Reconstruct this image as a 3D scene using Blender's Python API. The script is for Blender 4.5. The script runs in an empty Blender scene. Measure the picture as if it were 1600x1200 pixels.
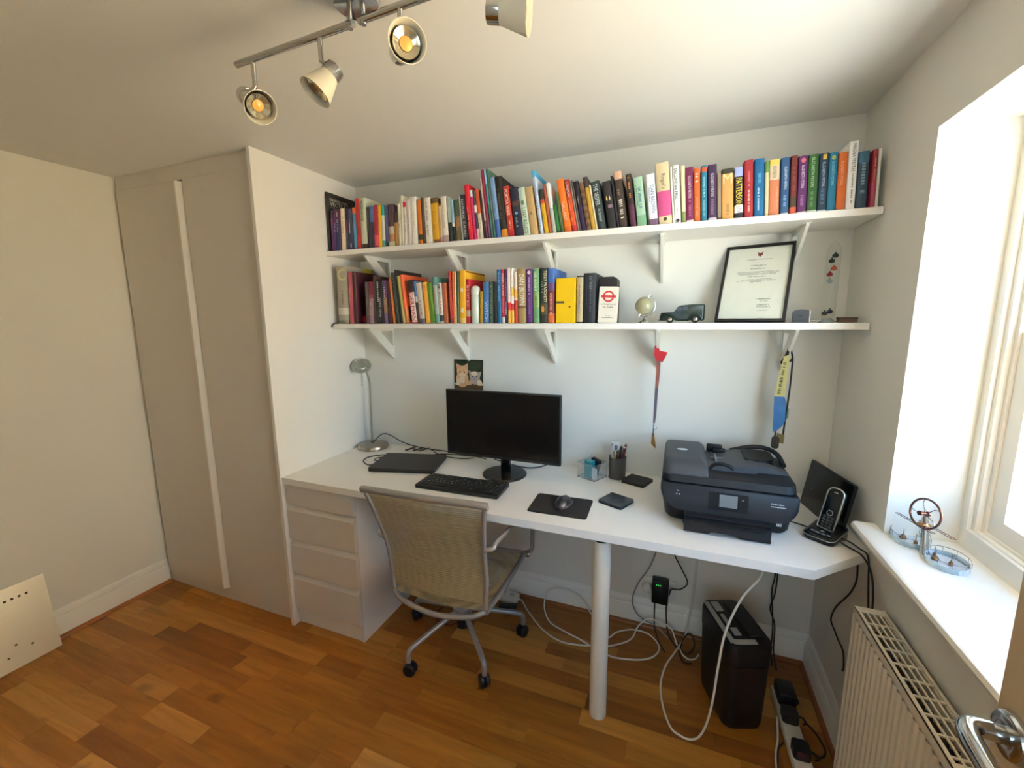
import bpy, bmesh, math, random
from mathutils import Vector, Matrix, Euler
random.seed(7)
SC = bpy.context.scene
COL = SC.collection
PI = math.pi

# ------------------------------------------------------------------ camera, sky, lights, exposure
cam_d = bpy.data.cameras.new('camera')
cam = bpy.data.objects.new('camera', cam_d); COL.objects.link(cam)
cam_d.sensor_fit = 'HORIZONTAL'; cam_d.sensor_width = 36.0
cam_d.lens = 661.37 / 1600 * 36.0
cam_d.clip_start = 0.02; cam_d.clip_end = 200
r_ = Vector((0.93227022, 0.36169272, -0.00711429))
u_ = Vector((-0.04907285, 0.14592118, 0.98807837))
f_ = Vector((-0.35841887, 0.92080692, -0.15378726))
cm = Matrix((r_, u_, -f_)).transposed().to_4x4()
cm.translation = Vector((1.6232, -1.9124, 1.4348))
cam.matrix_world = cm
SC.camera = cam

W_SKY, W_GROUND = 7.4, 7.6   # blue sky overhead, sunlit ground below
world = bpy.data.worlds.new('daylight'); SC.world = world
world.use_nodes = True
nt = world.node_tree; nt.nodes.clear()
wo = nt.nodes.new('ShaderNodeOutputWorld'); bg = nt.nodes.new('ShaderNodeBackground')
tc = nt.nodes.new('ShaderNodeTexCoord'); sx = nt.nodes.new('ShaderNodeSeparateXYZ')
rp = nt.nodes.new('ShaderNodeValToRGB'); mp = nt.nodes.new('ShaderNodeMath'); mp.operation = 'MULTIPLY_ADD'
mp.inputs[1].default_value = .5; mp.inputs[2].default_value = .5
nt.links.new(tc.outputs['Generated'], sx.inputs[0]); nt.links.new(sx.outputs['Z'], mp.inputs[0])
nt.links.new(mp.outputs[0], rp.inputs[0]); nt.links.new(rp.outputs[0], bg.inputs['Color']); nt.links.new(bg.outputs[0], wo.inputs[0])
cr = rp.color_ramp
GK = W_GROUND/W_SKY
cr.elements[0].position = 0.0; cr.elements[0].color = (.90*GK, .91*GK, .89*GK, 1)
e = cr.elements.new(.49); e.color = (.90*GK, .91*GK, .89*GK, 1)
e = cr.elements.new(.53); e.color = (.52, .76, 1.0, 1)
e = cr.elements.new(.62); e.color = (.31, .56, .92, 1)
e = cr.elements.new(.75); e.color = (.11, .26, .54, 1)
cr.elements[-1].position = 1.0; cr.elements[-1].color = (.07, .16, .34, 1)
bg.inputs['Strength'].default_value = W_SKY

# window portal: guides sampling of the sky through the opening, emits nothing itself
pd = bpy.data.lights.new('window_portal', 'AREA'); pd.shape = 'RECTANGLE'; pd.size = 1.08; pd.size_y = 1.30
pd.cycles.is_portal = True
po = bpy.data.objects.new('window_portal', pd); COL.objects.link(po)
po.location = (2.46, -1.12, 1.37); po.rotation_euler = (0, PI/2, 0)

# afternoon sun: falls on the house across the street, never straight into this window
sd = bpy.data.lights.new('sun', 'SUN'); sd.energy = 880; sd.angle = .01; sd.color = (1.0, .95, .88)
so_ = bpy.data.objects.new('sun', sd); COL.objects.link(so_)
so_.rotation_euler = Vector((.62, .22, -.75)).to_track_quat('-Z', 'Y').to_euler()

# added fill lamp on the unseen landing, cool light in through the doorway
ld = bpy.data.lights.new('landing_fill', 'AREA'); ld.shape = 'RECTANGLE'; ld.size = 1.3; ld.size_y = 1.2; ld.energy = 9; ld.color = (.66, .84, 1.0)
lo = bpy.data.objects.new('landing_fill', ld); COL.objects.link(lo)
lo.location = (1.5, -3.66, 1.45); lo.rotation_euler = (PI/2, 0, 0)

SC.view_settings.view_transform = 'Standard'; SC.view_settings.look = 'None'
SC.view_settings.gamma = 1.0; SC.view_settings.use_curve_mapping = False
SC.view_settings.exposure = 0.96
SC.cycles.use_denoising = True
SC.cycles.max_bounces = 10; SC.cycles.diffuse_bounces = 6; SC.cycles.glossy_bounces = 4
SC.cycles.transparent_max_bounces = 12; SC.cycles.transmission_bounces = 8
SC.cycles.caustics_reflective = False; SC.cycles.caustics_refractive = False
SC.cycles.sample_clamp_indirect = 6

# ------------------------------------------------------------------ materials
def lin(c):
    if isinstance(c, str): c = tuple(int(c[i:i+2], 16) for i in (0, 2, 4))
    o = []
    for v in c:
        v = v / 255.0
        o.append(v/12.92 if v <= .04045 else ((v+.055)/1.055)**2.4)
    return tuple(o) + (1.0,)
_M = {}
def mat(name, col, rough=.5, metal=0., var=.06, scale=30., bump=0., spec=.5, emit=None, estr=0., coat=0., alpha=None, trans=0.):
    if name in _M: return _M[name]
    m = bpy.data.materials.new(name); m.use_nodes = True
    n = m.node_tree; p = n.nodes['Principled BSDF']
    c = lin(col)
    p.inputs['Roughness'].default_value = rough; p.inputs['Metallic'].default_value = metal
    p.inputs['Specular IOR Level'].default_value = spec
    if coat: p.inputs['Coat Weight'].default_value = coat; p.inputs['Coat Roughness'].default_value = .08
    if trans: p.inputs['Transmission Weight'].default_value = trans
    if alpha is not None: p.inputs['Alpha'].default_value = alpha
    t = n.nodes.new('ShaderNodeTexCoord'); no = n.nodes.new('ShaderNodeTexNoise')
    no.inputs['Scale'].default_value = scale; no.inputs['Detail'].default_value = 3
    n.links.new(t.outputs['Object'], no.inputs['Vector'])
    mx = n.nodes.new('ShaderNodeMix'); mx.data_type = 'RGBA'
    mx.inputs['A'].default_value = tuple(v*(1-var) for v in c[:3])+(1,)
    mx.inputs['B'].default_value = tuple(min(1, v*(1+var)) for v in c[:3])+(1,)
    n.links.new(no.outputs['Fac'], mx.inputs['Factor'])
    n.links.new(mx.outputs['Result'], p.inputs['Base Color'])
    if bump:
        b = n.nodes.new('ShaderNodeBump'); b.inputs['Strength'].default_value = bump; b.inputs['Distance'].default_value = .002
        n.links.new(no.outputs['Fac'], b.inputs['Height']); n.links.new(b.outputs[0], p.inputs['Normal'])
    if emit:
        p.inputs['Emission Color'].default_value = lin(emit); p.inputs['Emission Strength'].default_value = estr
    _M[name] = m
    return m
def glassy(name, col, fac=.15, rough=.03, tint=.95):
    # thin clear sheet: mostly see-through, with a gloss
    if name in _M: return _M[name]
    m = bpy.data.materials.new(name); m.use_nodes = True; n = m.node_tree; n.nodes.clear()
    o = n.nodes.new('ShaderNodeOutputMaterial'); mx = n.nodes.new('ShaderNodeMixShader')
    tr = n.nodes.new('ShaderNodeBsdfTransparent'); c = lin(col); tr.inputs[0].default_value = tuple(tint*v for v in c[:3])+(1,)
    gl = n.nodes.new('ShaderNodeBsdfGlossy'); gl.inputs['Roughness'].default_value = rough
    lw = n.nodes.new('ShaderNodeLayerWeight'); lw.inputs[0].default_value = fac
    ge = n.nodes.new('ShaderNodeNewGeometry'); iv = n.nodes.new('ShaderNodeMath'); iv.operation = 'SUBTRACT'; iv.inputs[0].default_value = 1
    n.links.new(ge.outputs['Backfacing'], iv.inputs[1]); mu = n.nodes.new('ShaderNodeMath'); mu.operation = 'MULTIPLY'
    n.links.new(lw.outputs['Fresnel'], mu.inputs[0]); n.links.new(iv.outputs[0], mu.inputs[1]); n.links.new(mu.outputs[0], mx.inputs[0]); n.links.new(tr.outputs[0], mx.inputs[1]); n.links.new(gl.outputs[0], mx.inputs[2])
    n.links.new(mx.outputs[0], o.inputs[0]); _M[name] = m
    return m
def milky(name, col, opac, rough=.3):
    # translucent plastic or woven net: share of light passes straight through
    if name in _M: return _M[name]
    m = mat(name+'_base', col, rough); _M.pop(name+'_base'); m.name = name
    m.node_tree.nodes['Principled BSDF'].inputs['Alpha'].default_value = opac
    _M[name] = m; return m

WALL = mat('cream_wall_paint', (228, 226, 217), .85, var=.012, scale=6, bump=.03)
CEIL = mat('ceiling_paint', (230, 229, 224), .9, var=.015, scale=5, bump=.03)
WOODW = mat('white_gloss_paint', (238, 236, 228), .42, var=.01)
LAM = mat('white_laminate', (240, 236, 228), .38, var=.008)
WARD = mat('white_wardrobe_board', (222, 216, 206), .45, var=.01)
BLACKP = mat('black_plastic', (22, 22, 24), .42)
BLACKG = mat('black_gloss', (10, 10, 11), .16, var=.02)
DARK = mat('dark_grey_plastic', (44, 46, 50), .5)
CHROME = mat('chrome', (200, 200, 198), .12, 1.0, var=.01)
NICKEL = mat('brushed_nickel', (172, 162, 146), .3, 1.0, var=.04, scale=80)
ALU = mat('grey_aluminium', (160, 157, 152), .35, .5, var=.03)
WCAB = mat('white_cable_sheath', (222, 218, 206), .5)
GCAB = mat('grey_cable_sheath', (140, 136, 128), .5)
BCAB = mat('black_cable_sheath', (24, 22, 20), .5)
WPL = mat('white_plastic', (226, 224, 214), .4)
PAPER = mat('page_paper', (222, 208, 178), .8, var=.10, scale=400)
PHOTOP = mat('white_paper', (236, 236, 226), .6)

# ------------------------------------------------------------------ mesh builder
class MB:
    def __init__(s, M=None):
        s.v = []; s.f = []; s.mi = []; s.M = M or Matrix.Identity(4); s.cur = 0
    def add(s, vs, fs):
        b = len(s.v)
        s.v += [tuple(s.M @ Vector(p)) for p in vs]
        for f in fs: s.f.append(tuple(b+i for i in f)); s.mi.append(s.cur)
    def box(s, x0, x1, y0, y1, z0, z1):
        s.add([(x0,y0,z0),(x1,y0,z0),(x1,y1,z0),(x0,y1,z0),(x0,y0,z1),(x1,y0,z1),(x1,y1,z1),(x0,y1,z1)],
              [(0,3,2,1),(4,5,6,7),(0,1,5,4),(1,2,6,5),(2,3,7,6),(3,0,4,7)])
    def rbox(s, x0, x1, y0, y1, z0, z1, r=.004, seg=2):
        bm = bmesh.new(); bmesh.ops.create_cube(bm, size=1)
        for v in bm.verts: v.co = Vector(((x0+x1)/2+v.co.x*(x1-x0), (y0+y1)/2+v.co.y*(y1-y0), (z0+z1)/2+v.co.z*(z1-z0)))
        bmesh.ops.bevel(bm, geom=bm.edges[:], offset=r, segments=seg, affect='EDGES', profile=.5)
        bm.verts.index_update()
        s.add([v.co[:] for v in bm.verts], [[v.index for v in f.verts] for f in bm.faces]); bm.free()
    def prism(s, poly, axis, a0, a1):
        # poly: 2D outline; axis: extrusion axis
        def P(p, a):
            return (a, p[0], p[1]) if axis == 'x' else ((p[0], a, p[1]) if axis == 'y' else (p[0], p[1], a))
        n = len(poly)
        area = sum(poly[i][0]*poly[(i+1) % n][1]-poly[(i+1) % n][0]*poly[i][1] for i in range(n))
        if (area < 0) != (axis == 'y'): poly = poly[::-1]
        vs = [P(p, a0) for p in poly]+[P(p, a1) for p in poly]
        fs = [tuple(reversed(range(n))), tuple(range(n, 2*n))]+[(i, (i+1) % n, n+(i+1) % n, n+i) for i in range(n)]
        s.add(vs, fs)
    def rings(s, rings, closed=False, cap=True):
        n = len(rings[0]); vs = [p for r in rings for p in r]; fs = []
        for k in range(len(rings)-(0 if closed else 1)):
            a = k*n; b = ((k+1) % len(rings))*n
            for i in range(n): fs.append((a+i, a+(i+1) % n, b+(i+1) % n, b+i))
        if cap and not closed:
            fs.append(tuple(reversed(range(n)))); fs.append(tuple(range((len(rings)-1)*n, len(rings)*n)))
        s.add(vs, fs)
    def tube(s, pts, r, n=10, closed=False, smooth=0, cap=True):
        pts = [Vector(p) for p in pts]
        if smooth: pts = catmull(pts, smooth, closed)
        rr = r if callable(r) else (lambda t: r)
        m = len(pts); T = []
        for i in range(m):
            a = pts[i-1] if (i > 0 or closed) else pts[i]; b = pts[(i+1) % m] if (i < m-1 or closed) else pts[i]
            T.append((b-a).normalized() if (b-a).length > 1e-9 else Vector((0, 0, 1)))
        N = T[0].orthogonal().normalized(); R = []
        for i in range(m):
            if i:
                N = N - T[i]*N.dot(T[i])
                N = N.normalized() if N.length > 1e-6 else T[i].orthogonal().normalized()
            B = T[i].cross(N); q = rr(i/max(1, m-1))
            R.append([tuple(pts[i]+N*(q*math.cos(2*PI*k/n))+B*(q*math.sin(2*PI*k/n))) for k in range(n)])
        s.rings(R, closed, cap)
    def cyl(s, p0, p1, r0, r1=None, n=20, cap=True):
        p0 = Vector(p0); p1 = Vector(p1); r1 = r0 if r1 is None else r1
        T = (p1-p0).normalized(); N = T.orthogonal().normalized(); B = T.cross(N)
        s.rings([[tuple(p+N*(r*math.cos(2*PI*k/n))+B*(r*math.sin(2*PI*k/n))) for k in range(n)] for p, r in ((p0, r0), (p1, r1))], False, cap)
    def lathe(s, prof, p0=(0, 0, 0), d=(0, 0, 1), n=28, cap=True, sx=1., sy=1.):
        p0 = Vector(p0); T = Vector(d).normalized()
        if abs(T.z) > .999: N = Vector((1, 0, 0)); B = T.cross(N)
        else: N = T.orthogonal().normalized(); B = T.cross(N)
        s.rings([[tuple(p0+T*h+N*(r*sx*math.cos(2*PI*k/n))+B*(r*sy*math.sin(2*PI*k/n))) for k in range(n)] for r, h in prof], False, cap)
    def sphere(s, c, r, n=16, m=10):
        prof = [(max(1e-5, r*math.sin(PI*i/m)), -r*math.cos(PI*i/m)) for i in range(m+1)]
        s.lathe(prof, c, (0, 0, 1), n)
    def torus(s, c, d, R, r, n=36, m=8):
        c = Vector(c); T = Vector(d).normalized(); N = T.orthogonal().normalized(); B = T.cross(N)
        s.tube([c+N*(R*math.cos(2*PI*k/n))+B*(R*math.sin(2*PI*k/n)) for k in range(n)], r, m, True)
def catmull(pts, k, closed=False):
    out = []; n = len(pts)
    for i in range(n if closed else n-1):
        p0 = pts[i-1] if (i > 0 or closed) else pts[0]*2-pts[1]
        p1 = pts[i]; p2 = pts[(i+1) % n]
        p3 = pts[(i+2) % n] if (i+2 < n or closed) else p2*2-p1
        for j in range(k):
            t = j/k
            out.append(.5*((2*p1)+(p2-p0)*t+(2*p0-5*p1+4*p2-p3)*t*t+(3*p1-p0-3*p2+p3)*t**3))
    if not closed: out.append(pts[-1])
    return out
def rrect(x0, x1, y0, y1, r, k=5):
    r = (r,)*4 if not isinstance(r, (tuple, list)) else r   # corners: x0y0, x1y0, x1y1, x0y1
    o = []
    for (cx, cy, a, q) in ((x0+r[0], y0+r[0], PI, r[0]), (x1-r[1], y0+r[1], 1.5*PI, r[1]), (x1-r[2], y1-r[2], 0, r[2]), (x0+r[3], y1-r[3], .5*PI, r[3])):
        if q < 1e-6: o.append((cx, cy)); continue
        for i in range(k+1): t = a+.5*PI*i/k; o.append((cx+q*math.cos(t), cy+q*math.sin(t)))
    return o

def top_of(o):
    while o.parent: o = o.parent
    return o
def to_mesh(name, mb, mats, origin=(0, 0, 0), angle=40, smooth=True):
    me = bpy.data.meshes.new(name)
    o = Vector(origin)
    me.from_pydata([tuple(Vector(p)-o) for p in mb.v], [], mb.f)
    for m in (mats if isinstance(mats, (list, tuple)) else [mats]): me.materials.append(m)
    for p, i in zip(me.polygons, mb.mi): p.material_index = i; p.use_smooth = smooth
    me.update()
    if smooth: me.set_sharp_from_angle(angle=math.radians(angle))
    return me
def tag(o, label=None, cat=None, group=None, kind=None):
    if label: o['label'] = label
    if cat: o['category'] = cat
    if group: o['group'] = group
    if kind: o['kind'] = kind
    return o
def thing(name, label, cat, loc, group=None):
    o = bpy.data.objects.new(name, None); COL.objects.link(o); o.location = loc
    o.empty_display_size = .05
    return tag(o, label, cat, group)
def part(name, mb, mats, parent, label=None, angle=40, smooth=True, kind=None):
    me = to_mesh(name, mb, mats, top_of(parent).location, angle, smooth)
    o = bpy.data.objects.new(name, me); COL.objects.link(o); o.parent = parent
    return tag(o, label, kind=kind)
def solo(name, mb, mats, label, cat, loc, group=None, angle=40, smooth=True):
    o = bpy.data.objects.new(name, to_mesh(name, mb, mats, loc, angle, smooth)); COL.objects.link(o); o.location = loc
    return tag(o, label, cat, group)
def struct(name, mb, mats, smooth=True, angle=40):
    o = bpy.data.objects.new(name, to_mesh(name, mb, mats, (0, 0, 0), angle, smooth)); COL.objects.link(o)
    return tag(o, kind='structure')
def frame_m(o, x, y):
    x = Vector(x).normalized(); y = Vector(y).normalized(); z = x.cross(y)
    m = Matrix((x, y, z)).transposed().to_4x4(); m.translation = Vector(o); return m

_TXT = {}
def text_geo(body):
    if body in _TXT: return _TXT[body]
    cu = bpy.data.curves.new('t', 'FONT'); cu.body = body; cu.resolution_u = 2
    ob = bpy.data.objects.new('t', cu)
    me = bpy.data.meshes.new_from_object(ob)
    vs = [v.co.copy() for v in me.vertices]; fs = [tuple(p.vertices) for p in me.polygons]
    bpy.data.objects.remove(ob); bpy.data.curves.remove(cu); bpy.data.meshes.remove(me)
    x0 = min(v.x for v in vs); x1 = max(v.x for v in vs); y0 = min(v.y for v in vs); y1 = max(v.y for v in vs)
    _TXT[body] = ([((v.x-x0)/(x1-x0), (v.y-y0)/(y1-y0)) for v in vs], fs, (x1-x0)/(y1-y0))
    return _TXT[body]
def put_text(mb, body, M, w, h):
    # text centred on M's origin, w along M's x, h along M's y
    g, fs, asp = text_geo(body)
    old = mb.M; mb.M = M
    mb.add([((a-.5)*w, (b-.5)*h, 0) for a, b in g], fs); mb.M = old
def put_glyphs(mb, n, M, w, h, rnd):
    # lettering too small to read in the photograph: n short strokes
    old = mb.M; mb.M = M; st = w/n
    for i in range(n):
        x = -w/2+i*st; k = rnd.random()
        if k < .1: continue
        hh = h*(.75+.25*rnd.random())
        mb.add([(x, -hh/2, 0), (x+st*(.45+.3*rnd.random()), -hh/2, 0), (x+st*(.45+.3*rnd.random()), hh/2, 0), (x, hh/2, 0)], [(0, 1, 2, 3)])
    mb.M = old
def put_disc(mb, M, r, sy=1., n=16):
    old = mb.M; mb.M = M
    mb.add([(r*math.cos(2*PI*k/n), r*sy*math.sin(2*PI*k/n), 0) for k in range(n)], [tuple(range(n))]); mb.M = old
def put_poly(mb, M, pts):
    old = mb.M; mb.M = M; mb.add([(a, b, 0) for a, b in pts], [tuple(range(len(pts)))]); mb.M = old

# ------------------------------------------------------------------ room shell
WX, LX, HC = 2.194, -0.963, 2.121
FY, HY = -2.12, -3.7            # wall with the doorway, end of the landing
def planks():
    b = MB(); b.box(LX-.1, WX+.3, HY, .1, -.06, -.007)
    fl = struct('floor', b, mat('floor_underlay', (96, 66, 34), .8))
    m = bpy.data.materials.new('oak_strip'); m.use_nodes = True; n = m.node_tree; p = n.nodes['Principled BSDF']
    p.inputs['Roughness'].default_value = .36; p.inputs['Specular IOR Level'].default_value = .4
    oi = n.nodes.new('ShaderNodeObjectInfo'); ge = n.nodes.new('ShaderNodeNewGeometry')
    ra = n.nodes.new('ShaderNodeValToRGB'); r = ra.color_ramp; r.interpolation = 'LINEAR'
    cols = [(0, (126, 76, 26)), (.08, (150, 95, 32)), (.4, (158, 102, 34)), (.68, (166, 110, 40)), (.85, (184, 128, 54)), (1, (202, 150, 76))]
    r.elements[0].color = lin(cols[0][1]); r.elements[-1].color = lin(cols[-1][1])
    for q, c in cols[1:-1]: e = r.elements.new(q); e.color = lin(c)
    n.links.new(oi.outputs['Random'], ra.inputs[0])
    mpn = n.nodes.new('ShaderNodeMapping'); mpn.inputs['Scale'].default_value = (3.5, 38, 38)
    ad = n.nodes.new('ShaderNodeVectorMath'); ad.operation = 'ADD'; sc = n.nodes.new('ShaderNodeVectorMath'); sc.operation = 'SCALE'
    cx = n.nodes.new('ShaderNodeCombineXYZ')
    for k in range(3): n.links.new(oi.outputs['Random'], cx.inputs[k])
    sc.inputs['Scale'].default_value = 37.0
    n.links.new(cx.outputs[0], sc.inputs[0]); n.links.new(ge.outputs['Position'], ad.inputs[0]); n.links.new(sc.outputs[0], ad.inputs[1])
    n.links.new(ad.outputs[0], mpn.inputs[0])
    no = n.nodes.new('ShaderNodeTexNoise'); no.inputs['Scale'].default_value = 1; no.inputs['Detail'].default_value = 6; no.inputs['Distortion'].default_value = .6
    n.links.new(mpn.outputs[0], no.inputs['Vector'])
    kn = n.nodes.new('ShaderNodeTexNoise'); kn.inputs['Scale'].default_value = 7; kn.inputs['Detail'].default_value = 1
    n.links.new(ad.outputs[0], kn.inputs['Vector'])
    kr = n.nodes.new('ShaderNodeMapRange'); kr.inputs['From Min'].default_value = .70; kr.inputs['From Max'].default_value = .78; kr.inputs['To Min'].default_value = 1; kr.inputs['To Max'].default_value = .62
    n.links.new(kn.outputs['Fac'], kr.inputs['Value'])
    gr = n.nodes.new('ShaderNodeMapRange'); gr.inputs['From Min'].default_value = .3; gr.inputs['From Max'].default_value = .7; gr.inputs['To Min'].default_value = .68; gr.inputs['To Max'].default_value = 1.04
    n.links.new(no.outputs['Fac'], gr.inputs['Value'])
    mu = n.nodes.new('ShaderNodeMath'); mu.operation = 'MULTIPLY'; n.links.new(gr.outputs[0], mu.inputs[0]); n.links.new(kr.outputs[0], mu.inputs[1])
    vm = n.nodes.new('ShaderNodeVectorMath'); vm.operation = 'SCALE'; n.links.new(ra.outputs[0], vm.inputs[0]); n.links.new(mu.outputs[0], vm.inputs['Scale'])
    n.links.new(vm.outputs[0], p.inputs['Base Color'])
    # one bevelled unit plank, shared
    u = MB(); e = .0009
    def unit(L, w):
        q = MB(); h = .007
        q.add([(0, 0, 0), (L, 0, 0), (L, w, 0), (0, w, 0), (e*.3, e*.3, -e*.7), (0, 0, -h), (L, 0, -h), (L, w, -h), (0, w, -h)],
              [(0, 1, 2, 3), (0, 5, 6, 1), (1, 6, 7, 2), (2, 7, 8, 3), (3, 8, 5, 0)])
        return q
    w = .0675; lens = [.2, .28, .36, .44, .52]; cache = {}
    rn = random.Random(3); cells = []
    y = -.0
    row = 0
    while y > FY:
        x = LX - rn.random()*.3
        while x < WX:
            L = rn.choice(lens); cells.append((x, y-w, L)); x += L+.0006
        y -= w+.0005; row += 1
    def near(c):
        # distance in front of the camera decides which planks are separate parts
        q = Vector((c[0]+c[2]/2, c[1], 0))-cam.location
        d = q.dot(f_)
        if d < .25: return 99
        U = 800+661*(q.dot(r_)/d); V = 600-661*(q.dot(u_)/d)
        if U < -150 or U > 1700 or V > 1330: return 50+d
        return d
    cells.sort(key=near)
    rest = MB()
    for i, (x, yy, L) in enumerate(cells):
        x0, x1 = max(x, LX), min(x+L, WX)
        if x1-x0 < .02: continue
        if i < 285:
            key = round(x1-x0, 4)
            if key not in cache: cache[key] = to_mesh('plank', unit(x1-x0, w), m, smooth=False)
            o = bpy.data.objects.new('plank', cache[key]); COL.objects.link(o); o.parent = fl; o.location = (x0, yy, 0)
        else:
            q = unit(x1-x0, w); q2 = [(a+x0, b_+yy, c) for a, b_, c in q.v]; rest.add(q2, q.f)
    o = bpy.data.objects.new('plank_field', to_mesh('plank_field', rest, m, smooth=False)); COL.objects.link(o); o.parent = fl; o['kind'] = 'stuff'
    b2 = MB(); b2.box(LX-.1, WX+.3, HY, FY-.1, -.007, 0)
    o = bpy.data.objects.new('landing_boards', to_mesh('landing_boards', b2, m, smooth=False)); COL.objects.link(o); o.parent = fl
planks()

b = MB(); b.box(LX-.1, WX+.35, HY-.1, .12, HC, HC+.1); struct('ceiling', b, CEIL)
b = MB(); b.box(LX-.1, WX+.25, 0, .12, -.06, HC+.02); struct('wall_back', b, WALL)
b = MB(); b.box(LX-.12, LX, HY-.1, .0, -.06, HC+.02); struct('wall_left', b, WALL)
YA, YB, ZS, ZT, XO = -.492, -1.76, .829, 1.889, 2.45
b = MB()
b.box(WX, XO, YA, 0, -.06, HC+.02); b.box(WX, XO, HY-.1, YB, -.06, HC+.02)
b.box(WX, XO, YB, YA, -.06, ZS-.026); b.box(WX, XO, YB, YA, ZT, HC+.02)
struct('wall_right', b, WALL, smooth=False)
b = MB(); b.box(LX, 1.2, FY-.1, FY, -.06, HC+.02); b.box(2.0, WX, FY-.1, FY, -.06, HC+.02); b.box(1.2, 2.0, FY-.1, FY, 2.0, HC+.02)
struct('wall_front', b, WALL, smooth=False)
b = MB(); b.box(LX-.1, WX+.25, HY-.1, HY, -.06, HC+.02); struct('wall_landing', b, WALL)

def skirt_profile(h=.132, t=.018):
    return [(0, 0), (t, 0), (t, h*.70), (t*.72, h*.75), (t*.80, h*.80), (t*.5, h*.88), (t*.42, h*.97), (t*.25, h), (0, h)]
b = MB(); b.prism([(-a, z) for a, z in skirt_profile()], 'x', .382, WX); struct('baseboard_back', b, WOODW)
b = MB(); b.prism([(WX-a, z) for a, z in skirt_profile()], 'y', FY, -.018); struct('baseboard_right', b, WOODW)
b = MB(); b.prism([(LX+a, z) for a, z in skirt_profile()], 'y', FY, -.584); struct('baseboard_left', b, WOODW)
OAK = mat('oak_bead', (140, 84, 38), .4, var=.15, scale=18)
def bead(): return [(0, 0), (.014, 0), (.0125, .007), (.008, .012), (0, .014)]
b = MB(); b.prism([(-.018-a, z) for a, z in bead()], 'x', .382, WX-.018); struct('trim_1', b, OAK)
b = MB(); b.prism([(WX-.018-a, z) for a, z in bead()], 'y', FY, -.032); struct('trim_2', b, OAK)
b = MB(); b.prism([(LX+.018+a, z) for a, z in bead()], 'y', FY, -.584); struct('trim_3', b, OAK)

# window with painted frame, sashes and sill
wn = bpy.data.objects.new('window_1', None); COL.objects.link(wn); wn.location = (2.3, (YA+YB)/2, ZS); tag(wn, kind='structure')
b = MB()
nose = [(2.136, ZS-.013), (2.139, ZS-.022), (2.147, ZS-.026), (WX+.0, ZS-.026), (WX, ZS), (2.147, ZS), (2.139, ZS-.004)]
b.prism(nose, 'y', YB-.06, -.436)
b.box(WX, 2.43, YB+.001, YA-.001, ZS-.026, ZS)
part('window_sill', b, WOODW, wn, angle=30)
def jambs(b, x0, x1, w0, w1, zb0, zb1):
    # rectangular ring from inset w0 to w1
    ya, yb = YA-w0, YB+w0; za, zt = zb0, ZT-w0; t = w1-w0
    b.box(x0, x1, ya-t, ya, za, zt); b.box(x0, x1, yb, yb+t, za, zt)
    b.box(x0, x1, yb+t, ya-t, za, zb1); b.box(x0, x1, yb+t, ya-t, zt-t, zt)
b = MB(); jambs(b, 2.352, 2.43, 0, .026, ZS, ZS+.052); jambs(b, 2.362, 2.43, .026, .040, ZS+.052, ZS+.056); jambs(b, 2.374, 2.43, .04, .052, ZS+.056, ZS+.062)
part('window_frame', b, WOODW, wn, smooth=False)
zm = 1.372
for nm, z0, z1, x0 in (('lower_sash', ZS+.062, zm+.02, 2.380), ('upper_sash', zm-.02, ZT-.052, 2.402)):
    b = MB(); ya, yb = YA-.052, YB+.052; t = .048
    b.box(x0, x0+.022, ya-t, ya, z0, z1); b.box(x0, x0+.022, yb, yb+t, z0, z1)
    b.box(x0, x0+.022, yb+t, ya-t, z0, z0+(.045 if nm[0] == 'l' else .035)); b.box(x0, x0+.022, yb+t, ya-t, z1-.035, z1)
    sa = part(nm, b, WOODW, wn, smooth=False)
    g = MB(); g.box(x0+.009, x0+.013, yb+t, ya-t, z0+.03, z1-.03)
    part('glass_pane', g, glassy('window_glass', (250, 252, 250), .12, tint=.98), sa, smooth=False)

# unseen house added across the street, so its sunlit brick warms the left wall
hs_ = bpy.data.objects.new('unseen_house', None); COL.objects.link(hs_); hs_.location = (8.0, .2, -2.8); tag(hs_, kind='structure')
b = MB(); b.box(6.6, 12, -2.3, 3.4, -2.8, 3.9); part('wall', b, mat('buff_brick', (214, 190, 156), .9, var=.12, scale=14), hs_, smooth=False)
b = MB(); b.prism([(6.2, 3.9), (12.4, 3.9), (9.3, 6.6)], 'y', -2.5, 3.6); part('roof', b, mat('roof_tile', (150, 92, 66), .9, var=.2, scale=9), hs_, smooth=False)
for y in (-1.6, .6, 2.2):
    b = MB(); b.box(6.57, 6.62, y-.45, y+.45, 1.6, 2.9); wf_ = part('window', b, WOODW, hs_, smooth=False)
    b = MB(); b.box(6.555, 6.58, y-.38, y+.38, 1.67, 2.83); part('pane', b, mat('dark_pane', (60, 70, 80), .1), wf_, smooth=False)

# open door at the right edge of the view
dr = bpy.data.objects.new('door_1', None); COL.objects.link(dr); dr.location = (2.0, -2.1, 0); tag(dr, kind='structure')
DOORM = mat('door_beige_paint', (206, 178, 138), .5, var=.02)
b = MB(); b.rbox(1.978, 2.018, -2.10, -1.330, .012, 1.985, .002, 1); part('door_leaf', b, DOORM, dr)
b = MB(); HZ, HYY = .992, -1.362
b.lathe([(.0255, 0), (.0255, .003), (.0235, .008), (.018, .010), (.012, .0095)], (1.978, HYY, HZ), (-1, 0, 0), 32)
part('handle_rose', b, CHROME, dr)
b = MB()
b.tube([(1.972, HYY, HZ), (1.950, HYY-.002, HZ+.003), (1.936, HYY-.008, HZ+.006), (1.929, HYY-.024, HZ+.007), (1.926, HYY-.06, HZ+.006), (1.924, HYY-.115, HZ+.002)],
       lambda t: .0092+.001*t, 14, smooth=6)
part('door_handle', b, CHROME, dr)
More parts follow.
